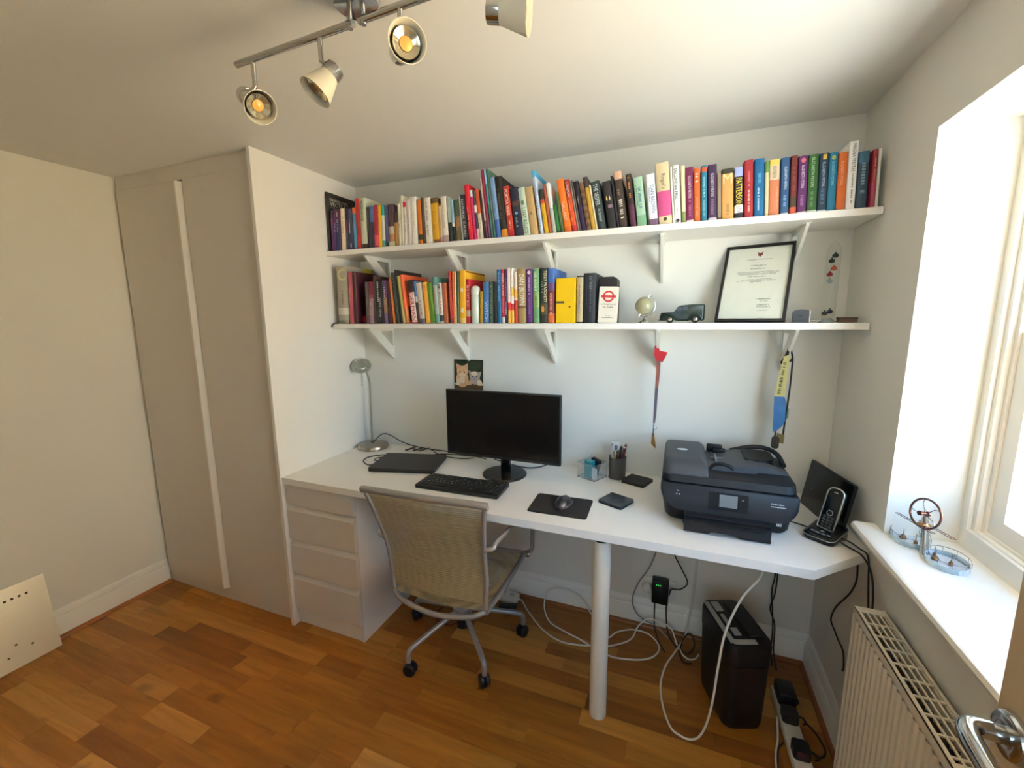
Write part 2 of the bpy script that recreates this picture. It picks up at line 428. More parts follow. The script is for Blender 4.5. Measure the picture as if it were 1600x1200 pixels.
b = MB(); b.box(1.184, 1.2, FY-.11, FY+.012, 0, 2.0); b.box(2.0-.0, 2.016, FY-.11, FY+.012, 0, 2.0); b.box(1.184, 2.016, FY-.11, FY+.012, 2.0, 2.016); struct('trim_4', b, WOODW, smooth=False)

# ------------------------------------------------------------------ wardrobe
wd = thing('wardrobe', 'white built-in two-door wardrobe from floor to ceiling left of the desk', 'wardrobe', (-.48, -.3, 0))
b = MB(); b.rbox(-.019, -.0005, -.606, -.001, 0, HC-.001, .0015, 1); part('end_panel', b, LAM, wd)
b = MB(); b.box(-.941, -.020, -.578, -.56, 2.056, HC-.001); part('header', b, WARD, wd, smooth=False)
b = MB(); b.box(LX+.001, -.020, -.574, -.556, 0, .066); part('plinth', b, WARD, wd, smooth=False)
b = MB(); b.box(LX+.001, -.943, -.572, -.55, .067, HC-.001); part('filler_strip', b, WARD, wd, smooth=False)
b = MB(); b.box(-.94, -.021, -.566, -.004, .066, .084); b.box(-.94, -.021, -.566, -.004, 2.03, 2.05); b.box(-.955, -.941, -.55, -.004, .066, 2.05); b.box(-.94, -.021, -.02, -.004, .084, 2.03); part('carcass', b, WARD, wd, smooth=False)
b = MB(); b.rbox(-.941, -.494, -.587, -.568, .070, 2.052, .0012, 1); d1 = part('door', b, WARD, wd)
b = MB(); b.prism([(-.4935, -.570), (-.4935, -.587), (-.489, -.601), (-.479, -.601), (-.4585, -.583), (-.4585, -.570)], 'z', .074, 2.044); part('grip', b, LAM, d1, angle=20)
b = MB(); b.rbox(-.4535, -.0215, -.587, -.568, .070, 2.052, .0012, 1); part('door', b, WARD, wd)

# ------------------------------------------------------------------ drawer unit
du = thing('drawer_unit', 'white four-drawer pedestal under the left end of the desk', 'drawers', (.2, -.3, 0))
b = MB(); b.rbox(.366, .384, -.572, -.012, 0, .7055, .001, 1); b.rbox(.002, .018, -.572, -.012, 0, .7055, .001, 1); b.box(.018, .366, -.03, -.012, .08, .7); part('carcass', b, LAM, du)
b = MB(); b.box(.0185, .3655, -.568, -.552, 0, .084); part('plinth', b, LAM, du, smooth=False)
for z0, z1 in ((.609, .7045), (.4405, .604), (.2685, .4355), (.0865, .2635)):
    b = MB(); b.prism([(-.574, z0), (-.590, z0), (-.5915, z0+.0015), (-.5915, z1-.024), (-.590, z1-.0215), (-.5765, z1-.003), (-.574, z1-.002)], 'x', .006, .3835); d = part('drawer', b, WARD, du, angle=25)
    b = MB(); b.box(.02, .364, -.572, -.06, z0+.01, z0+.02); b.box(.02, .03, -.572, -.06, z0+.02, z1-.03); b.box(.354, .364, -.572, -.06, z0+.02, z1-.03); part('drawer_box', b, LAM, d, smooth=False)

# ------------------------------------------------------------------ desk
DZ = .735
dk = thing('desk', 'long white wall-to-wall desk with one round leg and a clipped corner', 'desk', (1.1, -.3, 0))
b = MB(); top = [(.001, -.6), (2.012, -.6), (2.192, -.432), (2.192, -.001), (.001, -.001)]
b.prism(top, 'z', .7065, DZ)
part('desktop', b, LAM, dk, smooth=False)
b = MB(); b.lathe([(.0295, 0), (.0305, .004), (.0305, .679), (.0305, .686)], (1.418, -.544, 0)); lg = part('leg', b, mat('white_leg_paint', (232, 226, 210), .4), dk)
b = MB(); b.lathe([(.0305, .686), (.0325, .687), (.0325, .693), (.03, .694)], (1.418, -.544, 0)); part('ring', b, BLACKP, lg, 'black ring')
b = MB(); b.lathe([(.03, .694), (.045, .7), (.045, .7065)], (1.418, -.544, 0)); part('top_plate', b, WPL, lg)

# ------------------------------------------------------------------ wall shelves
def shelf(z1, label, th=.0225):
    s = thing('wall_shelf', label, 'shelf', (1.1, -.0, z1), 'long white shelves on the back wall')
    b = MB(); b.rbox(.003, 2.190, -.241, -.001, z1-th, z1, .0012, 1); part('shelf_board', b, LAM, s)
    zb = z1-th
    for x in ((.195, .648, 1.098, 1.552, 2.008)):
        b = MB(); o = [(0, 0), (-.192, 0), (-.192, -.008), (-.01, -.166), (0, -.166)]
        i = [(-.014, -.017), (-.112, -.017), (-.105, -.024), (-.0175, -.098), (-.014, -.098)]
        vs = []
        for xx in (x-.005, x+.005):
            vs += [(xx, -.001+p[0], zb+p[1]) for p in o]+[(xx, -.001+p[0], zb+p[1]) for p in i]
        fs = []
        for k in range(5):
            k2 = (k+1) % 5
            fs += [(k, k2, 5+k2, 5+k), (10+k2, 10+k, 15+k, 15+k2), (k2, k, 10+k, 10+k2), (5+k, 5+k2, 15+k2, 15+k)]
        b.add(vs, fs); br = part('bracket', b, WPL, s, smooth=False)
        b = MB(); b.box(x-.011, x+.011, -.19, -.001, zb-.0025, zb); b.box(x-.011, x+.011, -.0035, -.001, zb-.166, zb); part('flange', b, WPL, br, smooth=False)
    return s
UZ, LZ = 1.7635, 1.4125
shelf(UZ, 'upper long white wall shelf filled with books from end to end')
shelf(LZ, 'lower long white wall shelf with books at left and ornaments at right')

# ------------------------------------------------------------------ books: (shelf, x, thickness, height, lean, depth, colour, label, bands, lettering)
BOOKS = [
('U', 0.003, 0.0134, 0.2785, 0.004, 0.2, '1C1A16','black car repair manual with white lettering on its cover, left end of upper shelf', [], [('#6', 0.12, 0.42, '8F8A7A', 0.5, 0.3)]),
('U', 0.0238, 0.0177, 0.1901, 0.03, 0.123, '5A2358','magenta purple paperback touching the big black manual on the upper shelf', [(0.8, 1, '3A2A33')], [('#5', 0.2, 0.6, 'B58AA8', 0.5, 0.3)]),
('U', 0.0422, 0.0143, 0.1955, 0.035, 0.131, '2F2A63','indigo paperback with violet top, third book from left on upper shelf', [(0.62, 1, '5B2A5A')], [('#4', 0.3, 0.55, 'C9BFD6', 0.5, 0.35)]),
('U', 0.0582, 0.0247, 0.1916, 0.032, 0.119, '2B2A55','dark blue paperback with white lettering, left of the thick cream one on upper shelf', [(0.75, 1, '4A2346')], [('#7', 0.25, 0.55, 'E8E2EA', 0.3, 0.3), ('#3', 0.08, 0.2, 'E8E2EA', 0.3, 0.3)]),
('U', 0.0865, 0.0249, 0.1928, 0.028, 0.125, 'EFDDBF','cream paperback among dark blue ones near left end of upper shelf', [], [('#6', 0.15, 0.6, 'B79A7C', 0.5, 0.35)]),
('U', 0.1147, 0.0145, 0.1917, 0.022, 0.129, '33304F','navy and maroon paperback right of the cream one near left end of upper shelf', [(0.42, 0.72, '6E3B50')], [('#3', 0.6, 0.9, 'C8C4D4', 0.5, 0.35)]),
('U', 0.1325, 0.0257, 0.1869, 0.014, 0.116, '2C2F52','navy paperback with tall white lettering beside the light blue one on upper shelf', [], [('#7', 0.25, 0.6, 'EDEAF2', 0.35, 0.3), ('#2', 0.84, 0.94, 'EDEAF2', 0.5, 0.4)]),
('U', 0.1618, 0.018, 0.1904, 0.002, 0.123, '4F8DB3','light blue paperback with orange top, left of a bright red hardback on upper shelf', [(0.86, 1, 'D9702E')], [('#6', 0.3, 0.8, '7FB2CF', 0.5, 0.3)]),
('U', 0.1814, 0.0237, 0.2287, -0.001, 0.16, 'B52A2B','red hardback with dark lettering, first tall red one from left on upper shelf', [], [('#8', 0.2, 0.7, '8E1C20', 0.5, 0.3)]),
('U', 0.2058, 0.0347, 0.2286, 0.005, 0.21, 'C9CDB4','pale sage green hardback with black title, beside the first tall red one on upper shelf', [(0, 0.1, '332B26')], [('HEIDI LINDE', 0.06, 0.45, '2A2C28', 0.42, 0.42)]),
('U', 0.2427, 0.0161, 0.1854, 0.011, 0.12, '2B2622','black paperback right of the pale sage hardback on upper shelf', [], [('#6', 0.1, 0.6, '8D8577', 0.5, 0.3)]),
('U', 0.2597, 0.0206, 0.1884, 0.015, 0.127, '2A2744','paperback with blue upper half and dark lower half on upper shelf', [(0.62, 1, '4D6EA6')], [('#3', 0.12, 0.26, '8D8FB0', 0.5, 0.3)]),
('U', 0.2815, 0.0244, 0.1897, 0.018, 0.118, 'A3243A','crimson paperback immediately left of the slim yellow one on upper shelf', [(0.05, 0.3, 'D9565E')], [('#5', 0.35, 0.75, '7A1830', 0.5, 0.3)]),
('U', 0.3071, 0.0166, 0.1878, 0.015, 0.121, 'E8B921','slim bright yellow paperback near the left end of upper shelf', [], [('#5', 0.3, 0.8, 'C08F17', 0.5, 0.3)]),
('U', 0.3249, 0.0177, 0.1859, 0.012, 0.125, 'E9E6DC','white paperback with teal top and bottom beside the slim yellow one', [(0, 0.16, '3E9C98'), (0.76, 1, '35A6A0')], [('#4', 0.4, 0.7, 'C3BFB4', 0.5, 0.3)]),
('U', 0.3441, 0.0171, 0.183, 0.008, 0.113, '4A4A78','slate violet paperback right of the white and teal one on upper shelf', [(0, 0.12, '22212E')], [('#5', 0.2, 0.6, '7D7DA8', 0.5, 0.3)]),
('U', 0.3623, 0.0315, 0.185, 0.005, 0.12, '4A3A40','broad dark brown paperback with pale figures low on its spine, upper shelf', [(0, 0.12, 'C9CBAE'), (0.12, 0.3, 'B07A5A'), (0.3, 0.48, 'BDB59A')], [('#5', 0.1, 0.4, '7C5C5C', 0.4, 0.3)]),
('U', 0.3945, 0.022, 0.1487, 0.004, 0.102, 'A87B42','ochre brown slim paperback left of the run of cream books on upper shelf', [(0.7, 1, '3A2A24')], [('#3', 0.3, 0.55, '7A5528', 0.5, 0.3)]),
('U', 0.4177, 0.0139, 0.1821, 0.002, 0.113, 'E6DFCB','cream paperback, leftmost of the run of cream spines on upper shelf', [], [('#7', 0.2, 0.55, '8F7C68', 0.5, 0.3)]),
('U', 0.4325, 0.0136, 0.2165, 0.001, 0.139, 'E3DCC0','tall pale cream book standing above its cream neighbours on upper shelf', [], [('#6', 0.35, 0.75, 'A89C84', 0.5, 0.3)]),
('U', 0.4467, 0.0166, 0.1924, 0.001, 0.129, 'E8DFCF','cream paperback with a small red square near the top, upper shelf', [(0.86, 0.97, 'B8242C')], [('#6', 0.3, 0.7, 'A0937F', 0.5, 0.3)]),
('U', 0.4652, 0.0215, 0.1964, -0.006, 0.122, 'E2D3CF','pinkish white paperback in the run of cream spines on upper shelf', [], [('#7', 0.25, 0.75, 'A99A9A', 0.5, 0.3)]),
('U', 0.4887, 0.03, 0.2049, -0.013, 0.132, 'EDE9DD','white book left of the orange and black one on upper shelf', [], [('#5', 0.3, 0.6, 'CFC8B6', 0.5, 0.25)]),
('U', 0.5228, 0.0209, 0.1904, -0.019, 0.128, 'D9781E','orange paperback with black base, right of the cream run on upper shelf', [(0.0, 0.1, 'D9781E'), (0.1, 0.22, '3A3320')], [('#6', 0.3, 0.8, 'B35E14', 0.5, 0.35)]),
('U', 0.5457, 0.0142, 0.1967, -0.026, 0.122, '4C463A','charcoal grey book between the orange one and a cream one on upper shelf', [], [('#4', 0.3, 0.6, '6D665A', 0.5, 0.3)]),
('U', 0.5623, 0.0337, 0.1929, -0.036, 0.125, 'EFE6D6','broad cream paperback with grey print and a yellow edge on upper shelf', [], [('#8', 0.1, 0.5, 'A98F86', 0.4, 0.3), ('#4', 0.6, 0.85, 'A98F86', 0.4, 0.3)]),
('U', 0.5974, 0.0338, 0.1891, -0.04, 0.127, 'D9A325','golden mustard book with brown top, broadest golden spine on upper shelf', [(0.88, 1, '6E5330'), (0, 0.08, '8A5A22')], [('#5', 0.3, 0.7, 'B07E18', 0.4, 0.3)]),
('U', 0.6323, 0.0158, 0.1528, -0.043, 0.095, 'CDB48C','tan slim paperback right of the golden mustard book on upper shelf', [(0, 0.15, 'B58C86')], [('#4', 0.3, 0.7, 'A58B66', 0.5, 0.3)]),
('U', 0.6492, 0.0273, 0.1897, -0.046, 0.123, 'F0E4D2','cream hardback with blotched mauve foot, left of a grey green one on upper shelf', [(0, 0.15, 'B99C98')], [('#7', 0.2, 0.7, 'BCA794', 0.4, 0.3)]),
('U', 0.6778, 0.0189, 0.1834, -0.05, 0.124, '9DADA3','grey green book with black lower half on upper shelf', [(0, 0.44, '24302C')], [('#6', 0.2, 0.5, 'C8D4CC', 0.4, 0.3)]),
('U', 0.6981, 0.0125, 0.1721, -0.054, 0.107, '9CC1D6','pale blue paperback with black base beside the grey green one on upper shelf', [(0, 0.36, '1F2A28'), (0.36, 0.45, 'D8CFC4')], [('#4', 0.15, 0.45, '6E97AE', 0.5, 0.3)]),
('U', 0.7122, 0.026, 0.1685, -0.06, 0.109, '5E5138','olive brown book with a dark green head on upper shelf', [(0.6, 1, '3F523C'), (0.35, 0.6, '8E6240')], [('#3', 0.5, 0.8, '8F8266', 0.4, 0.3)]),
('U', 0.7402, 0.0074, 0.1787, -0.068, 0.121, 'A6A79A','thin grey book left of the black one with white capitals on upper shelf', [], []),
('U', 0.75, 0.0205, 0.1878, -0.078, 0.15, '23232B','black hardback with white capitals running down its spine, left of the vivid red one', [], [('NATURAL CAUSES', 0.1, 0.92, 'D8D6D2', 0.45, 0.5)]),
('U', 0.7748, 0.0223, 0.2246, -0.088, 0.17, 'CB1B33','vivid red hardback with a tilted cream author line, middle left of upper shelf', [], [('#8', 0.4, 0.8, 'F2B9A0', 0.4, 0.3)]),
('U', 0.799, 0.0125, 0.2017, -0.094, 0.135, 'C12A6E','magenta book with a white head right of the vivid red hardback', [(0.87, 1, 'EFE6E2')], [('#6', 0.25, 0.7, 'DB6A9E', 0.5, 0.3)]),
('U', 0.8131, 0.012, 0.1987, -0.098, 0.123, '50494C','dark slim book with pink and white foot beside the magenta one', [(0, 0.22, 'E4B9AE'), (0.55, 0.7, 'E9D9CE')], []),
('U', 0.8266, 0.0166, 0.2025, -0.103, 0.131, 'C2562C','rust orange topped paperback with cream lower half on upper shelf', [(0, 0.52, 'DDD0B8')], [('#3', 0.55, 0.8, 'B8A88C', 0.5, 0.3)]),
('U', 0.8446, 0.0089, 0.1955, -0.106, 0.131, '3A2622','thin very dark brown book beside the rust topped paperback', [], []),
('U', 0.8548, 0.0083, 0.2444, -0.109, 0.2, 'C2A6A2','thin pinkish grey magazine, leftmost of the tall magazines on upper shelf', [(0, 0.3, '6B3A4C')], []),
('U', 0.8645, 0.0126, 0.2764, -0.113, 0.2, '8E2748','thin crimson magazine, tallest reddish one in the magazine bunch', [(0, 0.25, '6E3A58')], []),
('U', 0.8788, 0.0095, 0.2726, -0.116, 0.2, '4F9BA4','thin light teal magazine between the crimson and dark green ones', [(0, 0.5, '3E6F72'), (0.8, 1, '8FC4DC')], []),
('U', 0.8896, 0.0109, 0.2762, -0.118, 0.2, '4A6A58','thin dark green magazine with pale edge, rightmost tall one of the bunch', [], [('#4', 0.3, 0.6, '86A08E', 0.4, 0.3)]),
('U', 0.9015, 0.0219, 0.2405, -0.12, 0.18, '7D9CC6','two tone blue book right of the magazine bunch on upper shelf', [(0, 0.3, '3B62A8')], [('#7', 0.2, 0.6, '4F74B0', 0.4, 0.3)]),
('U', 0.9255, 0.0285, 0.2405, -0.124, 0.17, '241E1A','black hardback with an orange foot, left of the red title with white capitals', [(0, 0.13, 'D08A2C')], [('#7', 0.2, 0.7, '6B5D48', 0.35, 0.35)]),
('U', 0.9562, 0.0261, 0.1992, -0.131, 0.124, 'B8382A','red paperback with white capitals and a cream edge on upper shelf', [(0, 0.1, 'A8242E')], [('PORTIA WAR', 0.06, 0.58, 'F3E3CF', 0.5, 0.55), ('#4', 0.62, 0.85, 'F0B8A0', 0.5, 0.3)]),
('U', 0.9873, 0.0337, 0.1893, -0.137, 0.122, '23273A','midnight blue paperback with a glowing blue orb on its spine', [(0.62, 0.72, '5A3A36')], [('#4', 0.62, 0.82, '8FA0B8', 0.4, 0.35), ('o', 0.5, 0.56, '6FA0E0', 0.5, 0.4)]),
('U', 1.0232, 0.0286, 0.1861, -0.143, 0.125, 'C6D8C4','pale mint paperback with dark capitals below a round emblem on upper shelf', [], [('o', 0.26, 0.36, '6E7C74', 0.45, 0.45), ('LOST RELICS', 0.42, 0.96, '3A4642', 0.5, 0.5)]),
('U', 1.0538, 0.0308, 0.1852, -0.149, 0.115, 'C6A672','tan paperback with a small dark motif beside the pale mint one', [], [('#2', 0.5, 0.58, '4A3522', 0.4, 0.4)]),
('U', 1.0922, 0.0144, 0.246, -0.155, 0.22, 'C5D1E6','tall slim pale blue book with bright blue tip on upper shelf', [(0.9, 1, '4FA4CC')], [('#9', 0.1, 0.9, '8A97BC', 0.45, 0.4)]),
('U', 1.1106, 0.0175, 0.1706, -0.154, 0.116, 'E2B021','small yellow paperback with black head and red band on upper shelf', [(0.78, 1, '38382C'), (0.69, 0.78, 'D2512E')], [('#5', 0.45, 0.85, 'B8821A', 0.4, 0.35)]),
('U', 1.1295, 0.0127, 0.1891, -0.158, 0.117, 'A5583E','reddish brown paperback left of the tall white spine on upper shelf', [], [('#4', 0.3, 0.6, 'C98A6A', 0.4, 0.3)]),
('U', 1.1439, 0.0159, 0.1926, -0.163, 0.2, 'E6E4DC','white spined hardback with dark green cover on upper shelf', [(0, 0.5, 'BDBAB2')], [('#4', 0.3, 0.6, 'CFCCC4', 0.4, 0.3)]),
('U', 1.1615, 0.0148, 0.1074, -0.171, 0.077, '1F6A34','short dark green paperback with a pale stripe, lowest book on upper shelf', [(0, 0.06, '2A2A24')], [('#9', 0.1, 0.9, '5FA070', 0.3, 0.12)]),
('U', 1.1778, 0.0138, 0.1544, -0.177, 0.096, '55663A','slim olive green book against the bright orange pair on upper shelf', [], [('#4', 0.3, 0.6, '7E8E5C', 0.4, 0.3)]),
('U', 1.194, 0.0273, 0.2, -0.187, 0.129, 'F07A24','bright orange paperback with white capitals, left of the orange pair on upper shelf', [(0, 0.1, 'E06A1C')], [('GALLANT', 0.42, 0.78, 'F8E6D2', 0.4, 0.4)]),
('U', 1.2234, 0.0196, 0.1965, -0.192, 0.132, 'D2502A','orange red paperback with a white title near its head, right of the orange pair', [(0.68, 1, 'A8342E'), (0, 0.12, 'A8242A')], [('LONDON', 0.05, 0.32, 'F0DCCB', 0.5, 0.5), ('#5', 0.4, 0.8, 'F09A5A', 0.35, 0.3)]),
('U', 1.2448, 0.0067, 0.1879, -0.197, 0.116, '8D7F76','thin grey brown book right of the orange pair on upper shelf', [], []),
('U', 1.2523, 0.0063, 0.192, -0.197, 0.124, '5C504A','thin dark taupe book with a pale edge on upper shelf', [], []),
('U', 1.2595, 0.0187, 0.1866, -0.197, 0.126, '221C26','black book with deep purple foot on upper shelf', [(0, 0.5, '2E2148')], [('#3', 0.3, 0.48, 'A79AA0', 0.4, 0.3)]),
('U', 1.2797, 0.0175, 0.1805, -0.197, 0.112, '7A5A3C','brown paperback with scalloped dark stripes on upper shelf', [(0.08, 0.14, '5A3F28'), (0.22, 0.28, '5A3F28'), (0.36, 0.42, '5A3F28'), (0.5, 0.56, '5A3F28'), (0.64, 0.7, '5A3F28'), (0.78, 0.84, '5A3F28')], []),
('U', 1.2984, 0.0159, 0.1979, -0.197, 0.15, 'C59A38','gold spined hardback with dark head on upper shelf', [(0.8, 1, '3E3434')], [('#5', 0.3, 0.8, 'A87E28', 0.4, 0.3)]),
('U', 1.3152, 0.0065, 0.1679, -0.19, 0.114, 'E9D9AE','thin cream yellow book right of the gold spine on upper shelf', [], []),
('U', 1.3235, 0.0294, 0.1768, -0.182, 0.16, '2F3B3B','dark slate hardback with tall white lettering on upper shelf', [], [('THE VESPER', 0.06, 0.5, 'CFD6D2', 0.45, 0.55), ('#5', 0.58, 0.85, '93A3A0', 0.5, 0.5)]),
('U', 1.3613, 0.031, 0.1709, -0.174, 0.16, '262424','black hardback with two small flames on its spine', [], [('oo', 0.3, 0.42, 'E8C98A', 0.5, 0.5), ('#4', 0.5, 0.58, 'B08FA0', 0.6, 0.8)]),
('U', 1.3934, 0.0091, 0.1894, -0.164, 0.127, '1F1E2C','narrow black blue book left of the ornate brown hardback', [], []),
('U', 1.4032, 0.0279, 0.2004, -0.149, 0.17, '3D3128','ornate dark brown hardback with a pale face on its head and white script', [(0.86, 1, 'DDB090')], [('#5', 0.5, 0.85, 'E2DACC', 0.5, 0.6), ('#3', 0.3, 0.42, '8A7458', 0.4, 0.5)]),
('U', 1.4435, 0.0199, 0.1873, -0.14, 0.16, '352824','dark book with orange title and plum foot on upper shelf', [(0, 0.42, '5A2F44')], [('#6', 0.06, 0.46, 'D58A3A', 0.45, 0.45)]),
('U', 1.4675, 0.0313, 0.1718, -0.131, 0.117, 'A7CBB0','pale green paperback with blue grey capitals, left of a white and lavender one', [(0, 0.22, '7FB08C')], [('#9', 0.2, 0.65, '5F7F90', 0.55, 0.45), ('#7', 0.15, 0.6, '6E9A78', 0.25, 0.2)]),
('U', 1.5093, 0.0298, 0.1779, -0.119, 0.11, 'E9EDF2','white paperback with blue capitals and a plum foot, left of the pink and cream thesaurus', [(0, 0.12, '7A5A7C')], [('DAN BROWN', 0.22, 0.76, '5C6F8E', 0.62, 0.42), ('#8', 0.25, 0.55, 'A8B4C8', 0.25, 0.2)]),
('U', 1.5421, 0.0446, 0.2098, -0.109, 0.17, 'DECBA2','thick cream and pink reference book with serif title on upper shelf', [(0.13, 0.54, 'D2558E')], [("Roget's", 0.18, 0.42, '5A4A3A', 0.5, 0.42), ('o', 0.89, 0.95, '5A4630', 0.5, 0.5)]),
('U', 1.5884, 0.0064, 0.1932, -0.1, 0.13, 'E9E6DE','thin white book between the thick pink thesaurus and a white title', [], []),
('U', 1.5954, 0.0204, 0.1972, -0.088, 0.122, 'EFEDE8','white paperback with black slab capitals right of the pink thesaurus', [], [('DECLINE and FALL', 0.06, 0.58, '2C2C32', 0.45, 0.5), ('#3', 0.75, 0.85, 'B0ACA6', 0.5, 0.3), ('o', 0.92, 0.98, '3A3A3E', 0.5, 0.6)]),
('U', 1.6196, 0.0131, 0.1923, -0.077, 0.124, 'F0E4B4','pale yellow slim book with an olive foot on upper shelf', [(0, 0.2, '8E9A5C')], []),
('U', 1.6333, 0.0248, 0.1843, -0.069, 0.124, '76204E','plum paperback with white name lettering, left of an orange one', [(0, 0.04, 'E8DCE0')], [('ELIZABETH PETERS', 0.16, 0.56, 'E9C8DA', 0.5, 0.34), ('#5', 0.6, 0.9, 'B46A8E', 0.5, 0.4)]),
('U', 1.6589, 0.02, 0.1788, -0.061, 0.111, 'DB6A2E','orange paperback with a white motif at its head between plum and teal ones', [], [('#2', 0.1, 0.28, 'F6D8C4', 0.45, 0.6), ('#5', 0.55, 0.9, 'F0B08A', 0.5, 0.3)]),
('U', 1.6824, 0.0181, 0.1836, -0.059, 0.119, '2A7A94','teal blue paperback with a red square at its head on upper shelf', [(0.89, 0.97, 'C8563C')], [('#9', 0.16, 0.56, '9FD0DE', 0.5, 0.4), ('#6', 0.62, 0.92, '7FB8C8', 0.5, 0.5)]),
('U', 1.7035, 0.0271, 0.1835, -0.06, 0.124, '432A4A','dark purple paperback with white name lettering in the middle of the upper shelf', [(0, 0.05, 'D8CCD8')], [('ELIZABETH PETERS', 0.16, 0.57, 'D8CCE0', 0.5, 0.3), ('#5', 0.62, 0.9, '8A6A92', 0.5, 0.5)]),
('U', 1.7325, 0.0122, 0.1542, -0.061, 0.096, '9B8A74','grey brown slim book left of the tan one with a dark head', [(0.0, 0.06, '6A5A4A')], []),
('U', 1.7465, 0.036, 0.1644, -0.064, 0.107, 'D9A45E','thick tan paperback with dark green head and a curved initial', [(0.9, 1, '3C3A26')], [('M', 0.1, 0.3, 'F2D69C', 0.5, 0.75), ('#6', 0.7, 0.92, 'B07E40', 0.5, 0.4)]),
('U', 1.7862, 0.0248, 0.1649, -0.067, 0.112, '2A2430','paperback with yellow capitals between blue and white bands on upper shelf', [(0.82, 1, 'A9B4E0'), (0.11, 0.26, 'EFEDEA')], [('PATTERSON', 0.21, 0.74, 'F0D82A', 0.52, 0.72), ('5TH', 0.76, 0.87, '17171A', 0.5, 0.6)]),
('U', 1.8151, 0.0263, 0.1837, -0.066, 0.15, 'A92C34','dark red hardback with gold lettering beside the matching blue one on upper shelf', [], [('#8', 0.2, 0.46, 'D88A86', 0.5, 0.3), ('#9', 0.5, 0.9, 'E6C2A8', 0.5, 0.3)]),
('U', 1.8448, 0.0287, 0.1831, -0.063, 0.15, '12669A','bright blue hardback beside the matching dark red one on upper shelf', [], [('#7', 0.25, 0.42, '6FB4DC', 0.5, 0.45), ('#9', 0.5, 0.9, 'BBDDEE', 0.4, 0.26)]),
('U', 1.8749, 0.0112, 0.1724, -0.06, 0.117, 'D8CDA2','cream slim book with green head right of the bright blue hardback', [(0.8, 1, '6E9448')], []),
('U', 1.8872, 0.0288, 0.1752, -0.056, 0.109, 'D07F58','salmon paperback with yellow head and pale upper third on upper shelf', [(0.9, 1, 'E4CC62'), (0.64, 0.9, 'DCC6A6')], [('#4', 0.12, 0.34, '8A8A72', 0.5, 0.6), ('#7', 0.5, 0.9, 'E6A584', 0.75, 0.2)]),
('U', 1.9196, 0.0232, 0.1773, -0.051, 0.115, '2A5684','steel blue paperback with white name lettering, leftmost of the jewel coloured row', [(0, 0.03, 'D8E0E8')], [('ELIZABETH PETERS', 0.16, 0.56, 'D5E2EE', 0.55, 0.3), ('#5', 0.66, 0.86, '7FA0C8', 0.5, 0.5)]),
('U', 1.9461, 0.0185, 0.18, -0.047, 0.122, '6B2A26','maroon paperback with an orange emblem at its foot in the jewel coloured row', [(0, 0.12, 'C8593E'), (0.12, 0.3, '4A3A2A')], [('#5', 0.2, 0.6, '8E4A40', 0.5, 0.4)]),
('U', 1.9662, 0.0256, 0.1762, -0.043, 0.109, '5D2460','purple paperback with a pink circle near its head in the jewel coloured row', [(0, 0.03, 'DACDDC')], [('o', 0.04, 0.12, 'D06A78', 0.5, 0.5), ('ELIZABETH PETERS', 0.17, 0.56, 'E0CCE6', 0.5, 0.3), ('#5', 0.66, 0.88, '9C6AA2', 0.5, 0.5)]),
('U', 1.993, 0.0272, 0.1765, -0.039, 0.114, '2C5A28','green paperback with pale name lettering in the jewel coloured row', [(0, 0.04, 'D8E0CC')], [('ELIZABETH PETERS', 0.06, 0.56, 'A9D098', 0.45, 0.3), ('#6', 0.64, 0.9, '5E8A58', 0.45, 0.4)]),
('U', 2.0214, 0.0247, 0.1764, -0.035, 0.119, '1D3348','navy paperback with a gold square at its head in the jewel coloured row', [(0, 0.03, 'C8D4DC')], [('ELIZABETH PETERS', 0.15, 0.57, 'A8BCCC', 0.5, 0.3), ('s', 0.02, 0.11, 'D8B040', 0.55, 0.4), ('#6', 0.6, 0.88, '4E6C86', 0.5, 0.6)]),
('U', 2.0468, 0.0225, 0.1756, -0.034, 0.109, '0F6C8A','teal paperback with a gold motif at its head in the jewel coloured row', [], [('o', 0.05, 0.13, '9AA054', 0.5, 0.5), ('ELIZABETH PETERS', 0.16, 0.56, '7FC0D6', 0.5, 0.28)]),
('U', 2.0706, 0.0248, 0.1722, -0.032, 0.112, 'C25E1E','burnt orange paperback left of the tall white book at the right of upper shelf', [], [('ELIZABETH PETERS', 0.16, 0.56, 'E6A878', 0.45, 0.28)]),
('U', 2.0961, 0.0244, 0.2004, -0.032, 0.19, 'E9E6DF','tall white book with black capitals, tallest at right end of upper shelf', [], [('MAGNA VERITAS', 0.04, 0.44, '26262A', 0.55, 0.38), ('#9', 0.47, 0.95, '6A6A6C', 0.55, 0.22)]),
('U', 2.1223, 0.0274, 0.1676, -0.031, 0.17, '2C4658','slate blue hardback with worn grey lettering right of the tall white book', [(0.8, 1, '3A6880')], [('#4', 0.2, 0.6, '7F98A4', 0.5, 0.5), ('#2', 0.66, 0.74, '7F98A4', 0.5, 0.7)]),
('U', 2.1581, 0.0126, 0.1701, -0.032, 0.17, '9C2632','red spined book with dark cover near right end of upper shelf', [(0.0, 0.45, 'A83A58')], [('#6', 0.14, 0.55, 'E0A8A0', 0.5, 0.35)]),
('U', 2.1713, 0.008, 0.1712, -0.032, 0.17, 'DAD6CA','thin off-white book, last at right end of upper shelf', [], []),
('L', 0.0379, 0.0633, 0.2788, 0.017, 0.22, 'A39C8A','grey course book with pale crescent on its spine, left end of lower shelf', [(0.16, 0.28, 'D4CFBE'), (0.0, 0.06, '7E786A')], [('C', 0.05, 0.25, 'D2CC8E', 0.5, 0.7), ('#5', 0.42, 0.7, '6A655A', 0.5, 0.22)]),
('L', 0.1069, 0.0255, 0.2497, 0.018, 0.18, 'B15560','dusty rose book right of the grey course book on lower shelf', [], [('#4', 0.3, 0.6, 'C67A82', 0.4, 0.3)]),
